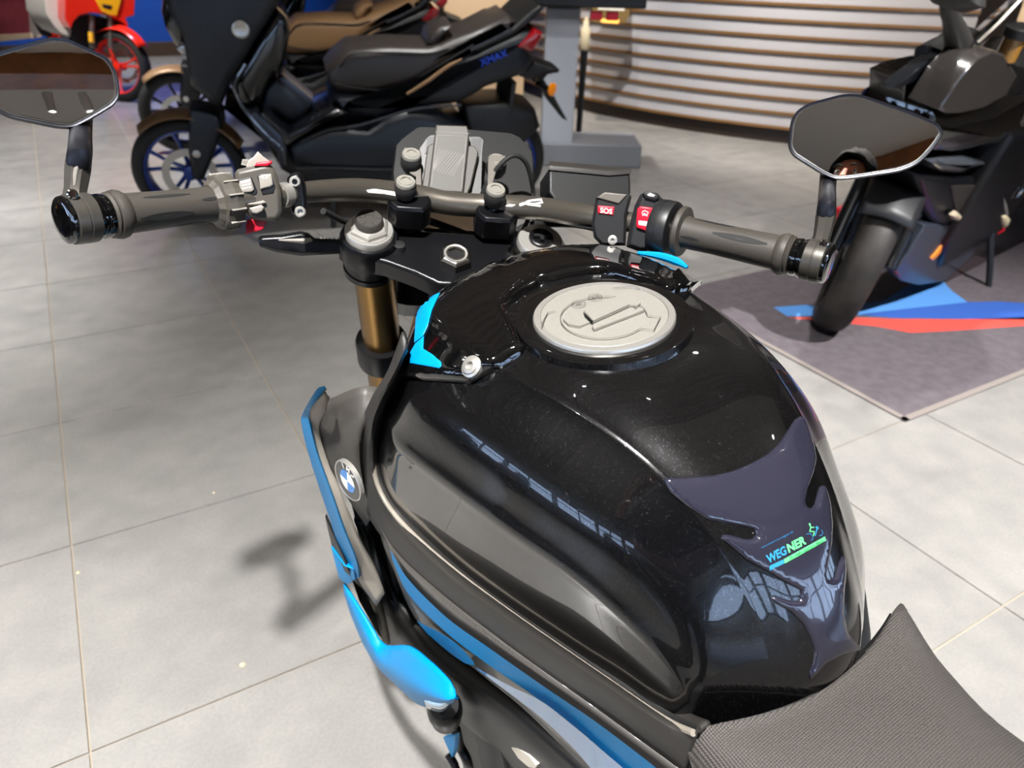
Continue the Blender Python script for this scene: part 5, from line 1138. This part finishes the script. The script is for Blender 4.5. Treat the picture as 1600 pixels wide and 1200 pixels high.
tpart('cream_tab', MB().pillow([TB.px(a, b, x=-.145) for a, b in ((1562, 336), (1571, 333), (1578, 342), (1574, 352), (1568, 357), (1563, 348))], (-1, 0, 0), .012, 3, (.01, 0, 0)), mat('cream_plastic', '#e8d9b4', .4))
tpart('cream_tab', MB().pillow([TB.px(a, b, x=-.145) for a, b in ((1486, 336), (1494, 330), (1502, 338), (1497, 345), (1489, 343))], (-1, 0, 0), .012, 3, (.01, 0, 0)), mat('cream_plastic_grey', '#a89c88', .4))
trc = TB.px(1589, 300, x=-.15); tro = tpart('roundel', MB().lathe(trc+np.array([.01, 0, 0]), trc+np.array([-1, 0, 0]), [(0, .034), (.010, .034), (.013, .030), (.012, .0005)], 28), M_rblk)
for k in range(4):
    vs, fs = [trc+np.array([-.0135, 0, 0])], []
    for a in np.linspace(90*k+35, 90*k+125, 9): vs.append(trc+np.array([-.0135, math.cos(math.radians(a))*.021, math.sin(math.radians(a))*.021]))
    tpart('roundel_quarter', MB().add(vs, [(0, i, i+1) for i in range(1, 9)]), (M_rblue, M_rwhite)[k % 2], tro, smooth=None)
pl = Plane(TB, 1530, 348, TB.depth(TB.px(1530, 348, x=-.182)), (-1, 0, 0))
tpart('tank', MB().slab([(0, y, z) for y, z in ((-.45, .95), (-.55, 1.03), (-.75, 1.02), (-.95, .88), (-.95, .78), (-.50, .78))], .16, .06), M_paint)
tpart('saddle', MB().slab([(0, y, z) for y, z in ((-.92, .88), (-1.1, .84), (-1.35, .88), (-1.75, .95), (-1.75, .88), (-1.3, .78), (-.95, .78))], .14, .05), M_blk)
tpart('engine_block', MB().slab([(0, y, z) for y, z in ((-.40, .78), (-.36, .35), (-.5, .20), (-1.05, .22), (-1.10, .5), (-.95, .78))], .15, .03), M_blk2)
tpart('swingarm', MB().slab([(0, y, z) for y, z in ((-1.0, .42), (-1.0, .34), (-1.52, .27), (-1.56, .31), (-1.5, .36))], .13, .015), M_blk2)
tpart('side_stand', MB().tube([(-.13, -.95, .28), (-.22, -.95, .12), (-.305, -.95, -.06)], .014, 8), M_blk)
# ---------------------------------------------------------------- mat with the stripe print
def fl(px, py, z=.0): return WORLD.px(px, py, z=z)
MZ = .0045
mc = fl(1415, 660); e1 = unit(fl(1600, 586)-mc); e2 = unit(fl(1330, 611)-mc); e2 = unit(e2-e1*(e1 @ e2))
def on_mat(a, b, z=MZ): return np.array([mc[0]+e1[0]*a+e2[0]*b, mc[1]+e1[1]*a+e2[1]*b, z])
mat_o = obj('floor_mat', MB().rings([[on_mat(0, 0, -.001), on_mat(2.6, 0, -.001), on_mat(2.6, 1.15, -.001), on_mat(0, 1.15, -.001)], [on_mat(0, 0, MZ), on_mat(2.6, 0, MZ), on_mat(2.6, 1.15, MZ), on_mat(0, 1.15, MZ)]]), mat('mat_felt_grey', '#5c555a', .9, noise=(25, '#514a4f', 6), bump=(400, .3, .002)), bevel=.0015)
tag(mat_o, 'dark grey floor mat with blue and red stripes under the touring motorcycle', 'mat')
obj('mat_hem', MB().rings([[on_mat(0, 0, MZ+.0004), on_mat(2.6, 0, MZ+.0004), on_mat(2.6, .022, MZ+.0004), on_mat(.0, .022, MZ+.0004)]], True, False).rings([[on_mat(0, 0, MZ+.0004), on_mat(0.022, 0, MZ+.0004), on_mat(.022, 1.15, MZ+.0004), on_mat(.0, 1.15, MZ+.0004)]], True, False), mat('mat_hem_grey', '#7d7570', .8), mat_o, smooth=None)
def sprint(nm, px, m, lb):
    P = [WORLD.px(x, y, z=MZ+.0006) for x, y in px]; o = obj(nm, MB().add(P, [tuple(range(len(P)))]), m, mat_o, smooth=None); o['label'] = lb
sprint('printed_stripe', [(1208, 480), (1262, 476), (1290, 482), (1380, 470), (1420, 446), (1474, 440), (1488, 455), (1512, 472), (1400, 484), (1350, 492), (1230, 494)], mat('print_light_blue', '#4d86c8', .8), 'light blue printed stripe')
sprint('printed_stripe', [(1340, 492), (1400, 484), (1512, 472), (1560, 471), (1640, 476), (1640, 500), (1500, 498), (1400, 497)], mat('print_dark_blue', '#2b54a4', .8), 'dark blue printed stripe')
sprint('printed_stripe', [(1228, 496), (1330, 496), (1400, 498), (1500, 499), (1640, 494), (1640, 506), (1500, 516), (1424, 520), (1370, 510), (1300, 503)], mat('print_red', '#d2483f', .8), 'red printed stripe')
# ---------------------------------------------------------------- slatted curved counter
CC, CRr = np.array([8.0824, 6.3464]), 3.8676
cnt = thing('reception_counter', Frame((CC[0]-CRr, CC[1], 0), np.eye(3)), 'curved white reception counter with golden horizontal slats and dark plinth', 'counter')
CF_ = Frame((CC[0]-CRr, CC[1], 0), np.eye(3))
def arc_band(r0, r1, z0, z1, a0=163, a1=232, n=56):
    R = []
    for k in range(n+1):
        a = math.radians(a0+(a1-a0)*k/n); d = np.array([math.cos(a), math.sin(a)])
        R.append([CF_.loc((*(CC+d*r), z)) for r, z in ((r0, z0), (r1, z0), (r1, z1), (r0, z1))])
    return MB().rings(R)
M_cw = mat('counter_white', '#a8a7ac', .45); M_slat = mat('counter_slat_gold', '#7f5d36', .4, metal=.3)
obj('plinth', arc_band(CRr-.3, CRr-.035, 0, .11), mat('plinth_brown', '#241a14', .4), cnt)
for k in range(11):
    z = .11+k*.1085
    obj('slat', arc_band(CRr-.06, CRr+.004, z, z+.019), M_slat, cnt)
    obj('white_panel', arc_band(CRr-.05, CRr-.012, z+.020, z+.1075), M_cw, cnt)
obj('counter_top', arc_band(CRr-.5, CRr+.03, .11+11*.1085, .15+11*.1085), M_slat, cnt)
# lit niche with a paper and dark racks beside it
nf = thing('notice_frame', WORLD.px(958, 20, d=5.9), 'gold framed notice with small print beside the slatted counter', 'notice')
NF = Frame(WORLD.px(958, 20, d=5.9), np.eye(3)); npl = Plane(NF, 958, 20, 5.9)
def nq(nm, pts, m, h, th=.006, par=nf): return obj(nm, MB().prism([npl.p(x, y, h) for x, y in pts], -npl.n*th, .001, .001), m, par, smooth=None)
nq('frame', [(926, -90), (984, -90), (984, 24), (976, 36), (950, 38), (926, 34)], mat('frame_gold', '#8d7040', .35, metal=.5), 0, .02)
nq('paper', [(935, -85), (977, -85), (976, 17), (934, 15)], mat('notice_paper', '#e9e2d4', .6), .003)
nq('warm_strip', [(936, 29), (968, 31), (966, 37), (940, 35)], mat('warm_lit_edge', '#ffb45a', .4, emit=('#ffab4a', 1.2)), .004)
for k in range(5): nq('text_line', [(940, -2+k*3.2), (972, -1+k*3.2), (972, 0+k*3.2), (940, -1+k*3.2)], mat('print_grey', '#8c867c', .6), .0042, .001)
# ---------------------------------------------------------------- display stand, post, warm wall, banner
st0 = fl(868, 258); STF = Frame(st0, np.array([[CR[0], CR[1], 0]/np.hypot(CR[0], CR[1]), [-CR[1], CR[0], 0]/np.hypot(CR[0], CR[1]), [0, 0, 1]]))
stand = thing('display_stand', STF, 'grey display column with black top and low base plate behind the scooter', 'stand')
M_colg = mat('column_grey_blue', '#a9aeb9', .45)
obj('column', MB().box((.0, .10, .49), (.215, .16, .96)), M_colg, stand, bevel=.006)
obj('base_plate', MB().box((.22, .18, .075), (.72, .42, .15)), mat('base_grey', '#7d8088', .5), stand, bevel=.008)
obj('black_top', MB().box((.13, .06, 1.045), (.74, .30, .13)), M_blk, stand, bevel=.01)
for k, xx in enumerate((.20, .30)): obj('red_tag', MB().box((xx, -.03, .935), (.075, .05, .05)), M_red, stand, bevel=.008)
ps = fl(903, 222); PSF = Frame(ps, STF.B)
post = thing('dispenser_post', PSF, 'slim black post with cream bottle top beside the grey column', 'post')
obj('post', MB().lathe((0, 0, .0), (0, 0, 1), [(0, .06), (.012, .06), (.014, .022), (.45, .024), (.60, .028), (.66, .03)], 20), M_blk, post)
obj('bottle', MB().lathe((0, 0, .66), (0, 0, 1), [(0, .03), (.01, .034), (.14, .034), (.16, .02), (.19, .02), (.20, .012), (.22, .012)], 20), mat('cream_bottle', '#e9d7b2', .4), post)
struct('wall_partition', MB().box((3.62, 6.75, RZ/2), (.86, .10, RZ)), M_peach, smooth=None)
struct('wall_side', MB().box((7.3, 2.75, RZ/2), (3.2, .12, RZ), [[math.cos(.15), -math.sin(.15), 0], [math.sin(.15), math.cos(.15), 0], [0, 0, 1]]), M_peach, smooth=None)
bn0 = WORLD.px(24, 62, y=10.6); bn0[2] = 0; 
ban = thing('banner_stand', bn0, 'dark red banner panel with grey frame at the far left', 'banner')
BNF = Frame(bn0, np.eye(3)); bp_ = Plane(BNF, 24, 60, float((WORLD.px(24, 62, y=10.6)-CAM) @ CF), (CF[0]*-1, CF[1]*-1, 0))
def bq_(nm, pts, m, h, th): return obj(nm, MB().prism([bp_.p(x, y, h) for x, y in pts], -bp_.n*th, .002, .002), m, ban, smooth=None)
bq_('panel', [(-70, -400), (20, -400), (46, 54), (-70, 62)], mat('banner_red', '#8e3a45', .6, noise=(2.5, '#5b1a24', 3)), 0, .03)
bq_('edge', [(20, -400), (32, -400), (60, 56), (46, 56)], mat('banner_edge_grey', '#8d8380', .6), -.01, .03)
bq_('foot', [(-70, 58), (48, 52), (50, 60), (-70, 72)], mat('banner_foot', '#b59f86', .6), .02, .2)
# specks on the tiles
M_sp = mat('speck', '#d9c79c', .7)
for px, py, w in ((379, 1039, .006), (334, 770, .003), (122, 895, .004)):
    p = fl(px, py); tag(obj('debris_crumb', MB().pillow([p+np.array([math.cos(a)*w, math.sin(a)*w*.8, .0003]) for a in np.linspace(0, 2*math.pi, 9)[:-1]], (0, 0, 1), w*.6, 3, (0, 0, -.0006)), M_sp), {379: 'largest pale crumb on the tile left of the motorcycle', 334: 'tiny pale speck on the tile near the mirror shadow', 122: 'tiny pale speck beside the left tile joint'}[px] if px != 334 else 'tiny pale speck on the tile in the middle of the left floor', 'crumb')

# machines along the left windows: outside the picture, but mirrored in the tank   (parked_row)
for k, (yy, rz, lb) in enumerate(((2.9, 25, 'navy scooter with blue wheels beside the left window, farthest of three'), (1.2, 18, 'navy scooter with blue wheels beside the left window, middle of three'), (-1.6, 30, 'navy scooter with blue wheels beside the left window, nearest the rear wall'))):
    c = copy_tree(sc1); c.matrix_world = Matrix.Translation((-3.35, yy, 0)) @ Matrix.Rotation(math.radians(rz), 4, 'Z') @ Frame((0, 0, 0), SC.B).mat(); c['label'] = lb
# ---------------------------------------------------------------- the photographer, seen in the right mirror
PH_ = np.array([CF[0], CF[1], 0]); PH_ = unit(PH_); PR = np.array([PH_[1], -PH_[0], 0]); PZ = np.array([0, 0, 1.])
PFm = Frame(-PH_*.46 - PR*.02, [PR, PH_, PZ])      # x right, y facing, z up
per = thing('person', PFm, 'dark-haired person in a navy sweater holding up a phone behind the motorcycle', 'person')
M_skin = mat('skin', '#b97f64', .5, noise=(30, '#a96d55', 3)); M_hair = mat('hair_dark', '#120d0a', .85, spec=.15, bump=(220, .8, .006)); M_swt = mat('sweater_navy', '#1b2230', .85, bump=(300, .4, .002)); M_trs = mat('trousers_grey', '#2b2b2e', .85); M_shoe = mat('shoes_black', '#161616', .5)
def skin(nm, chains, m, root=0, sub=2, par=per):
    """chains: lists of (x, y, z, r); chains share joints by equal coordinates"""
    V, idx, E, Rd = [], {}, [], []
    for ch in chains:
        prev = None
        for x, y, z, r in ch:
            k = (round(x, 4), round(y, 4), round(z, 4))
            if k not in idx: idx[k] = len(V); V.append(k); Rd.append(r if hasattr(r, '__len__') else (r, r))
            if prev is not None: E.append((prev, idx[k]))
            prev = idx[k]
    me = bpy.data.meshes.new(nm); me.from_pydata(V, E, []); o = bpy.data.objects.new(nm, me); COL.objects.link(o); o.parent = par
    sk = o.modifiers.new('skin', 'SKIN'); me.skin_vertices or None
    for i, r in enumerate(Rd): me.skin_vertices[0].data[i].radius = r
    me.skin_vertices[0].data[root].use_root = True
    sb_ = o.modifiers.new('sub', 'SUBSURF'); sb_.levels = sub; sb_.render_levels = sub
    me.materials.append(m)
    sk.use_smooth_shade = True
    return o
cl_ = PFm.loc(CAM - CF*.012)                       # phone front face just behind the lens
pR, pU, pF = PFm.B @ CR, PFm.B @ CU, PFm.B @ CF
phc = cl_ - pR*.055 - pU*.022
ph = thing('phone', Frame(PFm.wor(phc), [CR, CU, CF]), 'black smartphone held level in both hands by the photographer', 'phone')
obj('phone_body', MB().box((0, 0, -.002), (.150, .073, .008)), M_blk, ph, bevel=.003, seg=3)
obj('phone_screen', MB().box((0, 0, -.0065), (.142, .066, .001)), M_scr, ph)
hl, hr = phc - pR*.080 - pF*.004, phc + pR*.080 - pF*.004
wl_, wr_ = hl - pR*.035 - pU*.075 - pF*.05, hr + pR*.035 - pU*.075 - pF*.05
el, er = np.array([-.27, .05, 1.08]), np.array([.27, .05, 1.08]); sl_, sr_ = np.array([-.185, -.02, 1.40]), np.array([.185, -.02, 1.40])
def J(p, r): return (*map(float, p), r)
body = [[J((0, 0, .95), .13), J((0, -.02, 1.12), .13), J((0, -.02, 1.30), .135), J((0, -.01, 1.43), .075), J((0, .01, 1.50), .056), J((0, .035, 1.565), (.070, .085)), J((0, .03, 1.64), (.078, .098)), J((0, .02, 1.70), (.062, .078))]]
for s, e, w, h_ in ((sl_, el, wl_, hl), (sr_, er, wr_, hr)):
    body.append([J((0, -.02, 1.30), .135), J(s, .062), J(e, .046), J(w, .030), J(lerp(w, h_, .6), (.028, .036))])
for s in (-1, 1):
    body.append([J((0, 0, .95), .13), J((s*.10, 0, .86), .085), J((s*.11, .02, .48), .058), J((s*.115, -.02, .10), .040), J((s*.12, .0, .055), .036), J((s*.125, .12, .045), .032)])
skin('body', body, M_skin)
swt = [[J((0, 0, .93), .150), J((0, -.02, 1.12), .150), J((0, -.02, 1.30), .155), J((0, -.012, 1.42), .095), J((0, .0, 1.455), .068)]]
for s, e, w in ((sl_, el, wl_), (sr_, er, wr_)): swt.append([J((0, -.02, 1.30), .155), J(s, .078), J(e, .060), J(lerp(e, w, .9), .042)])
skin('sweater', swt, M_swt)
skin('trousers', [[J((0, 0, .95), .15), J((s*.10, 0, .86), .102), J((s*.11, .02, .48), .075), J((s*.115, -.02, .11), .060)] for s in (-1, 1)], M_trs)
for s in (-1, 1):
    skin('shoe', [[J((s*.118, -.05, .048), .046), J((s*.12, .04, .050), .048), J((s*.125, .13, .042), .042), J((s*.126, .19, .036), .034)]], M_shoe)
# hair cap, ears, nose, eyes, mouth
hc = np.array([0, .022, 1.655]); hr_ = MB(); RR = []
for i in range(9):
    th_ = math.pi/2*i/8*1.12; ring_ = []
    for k in range(28):
        a = 2*math.pi*k/28; fr = max(0, math.sin(a)); q = th_*(1-.42*fr**2)
        ring_.append(hc+np.array([.093*math.sin(q)*math.cos(a), .113*math.sin(q)*math.sin(a)-.004, .112*math.cos(q)-.006+.006*math.sin(7*a+i)]))
    RR.append(ring_)
hr_.rings(RR[1:], False, False); hr_.add([hc+np.array([0, 0, .107])]+RR[1], [(0, k+1, (k+1) % 28+1) for k in range(28)])
obj('hair', hr_, M_hair, per, smooth=180, solid=.012)
for s in (-1, 1):
    obj('ear', MB().pillow([np.array([s*.083, .015+.022*math.cos(a)*.7, 1.612+.032*math.sin(a)]) for a in np.linspace(0, 2*math.pi, 13)[:-1]], (s, -.3, 0), .014, 3, (-s*.012, 0, 0)), M_skin, per, smooth=180)
    ec = np.array([s*.033, .112, 1.627]); e_ = obj('eye', MB().lathe(ec-np.array([0, .012, 0]), ec+np.array([0, 1, 0]), [(0, .013), (.006, .012), (.010, .008), (.0125, .001)], 14), mat('eye_white', '#e8e2da', .2), per)
    obj('iris', MB().lathe(ec+np.array([0, -.001, 0]), ec+np.array([0, 1, 0]), [(0, .0055), (.0016, .0045), (.002, .0005)], 12), M_hair, e_)
    obj('eyebrow', MB().tube([(s*.015, .122, 1.646), (s*.034, .120, 1.651), (s*.055, .104, 1.645)], [.003, .004, .002], 8), M_hair, per)
obj('nose', MB().tube([(0, .122, 1.628), (0, .133, 1.607), (0, .142, 1.588), (0, .128, 1.580)], [.007, .010, .0135, .009], 10), M_skin, per, smooth=180)
obj('mouth', MB().tube([(-.025, .108, 1.553), (0, .121, 1.551), (.025, .108, 1.553)], [.003, .006, .003], 8), mat('lips', '#9c5a4c', .45), per, smooth=180)
# fingers curl round the phone ends, thumbs on the screen side
for s, h_ in ((-1, hl), (1, hr)):
    for k, (ln2, rr) in enumerate(((.062, .0078), (.070, .0082), (.066, .0080), (.052, .0068))):
        b = h_ - pU*(-.030+k*.019) + pR*s*.022 - pF*.004
        o_ = [b, b + pR*s*-.006 + pF*ln2*.30, b - pR*s*ln2*.36 + pF*ln2*.36, b - pR*s*ln2*.62 + pF*ln2*.27]
        skin('finger', [[J(p, rr*(1-.09*i)) for i, p in enumerate(o_)]], M_skin, 0, 1)
    b = h_ - pU*.028 + pR*s*.012 - pF*.018
    skin('thumb', [[J(b, .0105), J(b - pR*s*.018 + pU*.018 - pF*.010, .0098), J(b - pR*s*.034 + pU*.034 - pF*.004, .0085)]], M_skin, 0, 1)
for x, y, ax, ay, az, p, c, cone, z, lb in [(-.37, -.25, .2, .75, 0, 850, 'neutral', 78, 3.2, 'white ceiling spotlight above the photographer'),
 (2.5, -.5, 2.4, .4, 0, 1200, 'neutral', 75, 3.2, 'added white spotlight brightening the floor right of the motorcycle'),  # unseen lamp, placed to lift the floor on the right
 (1.4, 3.2, 1.6, 4.2, .5, 420, 'neutral', 50, RZ-.12, 'white ceiling spotlight above the parked scooters'),
 (2.8, 4.2, 4.6, 4.8, .5, 650, 'neutral', 60, RZ-.12, 'white ceiling spotlight turned to the slatted counter'),
 (3.8, 2.4, 5.2, 3.6, .5, 650, 'warm', 60, RZ-.12, 'white ceiling spotlight in front of the counter end'),
 (3.3, 5.0, 3.7, 6.7, .6, 600, 'warm', 70, RZ-.12, 'white ceiling spotlight before the warm wall'),
 (-1.6, 3.4, -1.4, 3.6, 0, 1500, 'neutral', 60, RZ-.12, 'white ceiling spotlight over the empty floor aisle'),
 (-1.7, .9, -1.4, .5, 0, 1000, 'neutral', 70, RZ-.12, 'white ceiling spotlight left of the motorcycle'),
 (-.5, 5.4, -.3, 5.6, 0, 1100, 'neutral', 56, RZ-.12, 'added white spotlight brightening the aisle beside the scooters'),  # unseen extra lamp, added to lift the dark aisle floor
 (1.0, 7.4, 1.05, 7.9, 0, 420, 'violet', 42, RZ-.12, 'violet ceiling spotlight in front of the blue wall'),
 (-.6, 6.6, .2, 8.2, .3, 700, 'neutral', 60, RZ-.12, 'white ceiling spotlight over the red motorcycle'),
 (1.3, 8.8, 1.2, 11.3, .6, 700, 'neutral', 80, RZ-.12, 'added white spotlight brightening the blue wall'),  # unseen extra lamp, added because the wall came out too dark
 (2.2, 1.6, 2.9, 1.9, .6, 300, 'neutral', 60, RZ-.12, 'white ceiling spotlight over the touring motorcycle'),
 (1.35, 1.0, 2.9, 3.2, 0, 120, 'neutral', 50, RZ-.12, 'small white spotlight right of the tank, nearest of the centre row'),
 (1.7, 1.9, 3.2, 3.4, 0, 120, 'neutral', 50, RZ-.12, 'small white spotlight, second of the centre row'),
 (2.1, 2.9, 3.6, 4.2, 0, 120, 'neutral', 50, RZ-.12, 'small white spotlight, third of the centre row'),
 (.4, 1.6, 2.2, 3.4, 0, 120, 'neutral', 50, RZ-.12, 'small white spotlight over the handlebar'),
 (-1.3, -.2, -1.9, -.8, 0, 120, 'neutral', 50, 3.2, 'small white spotlight left of the photographer'),
 (-2.7, -3.3, -1.0, -3.8, 0, 400, 'neutral', 70, 3.2, 'white ceiling spotlight behind the timber beam'),
 (.72, -2.95, .6, -3.8, 0, 400, 'neutral', 70, 3.08, 'second white spotlight behind the timber beam'),
 (1.02, -2.95, 1.6, -3.8, 0, 400, 'neutral', 70, 3.08, 'third white spotlight behind the timber beam, to the right')]:
    spotlight(x, y, (ax, ay, az), p, c, cone, z, lb)
bpy.context.view_layer.update()
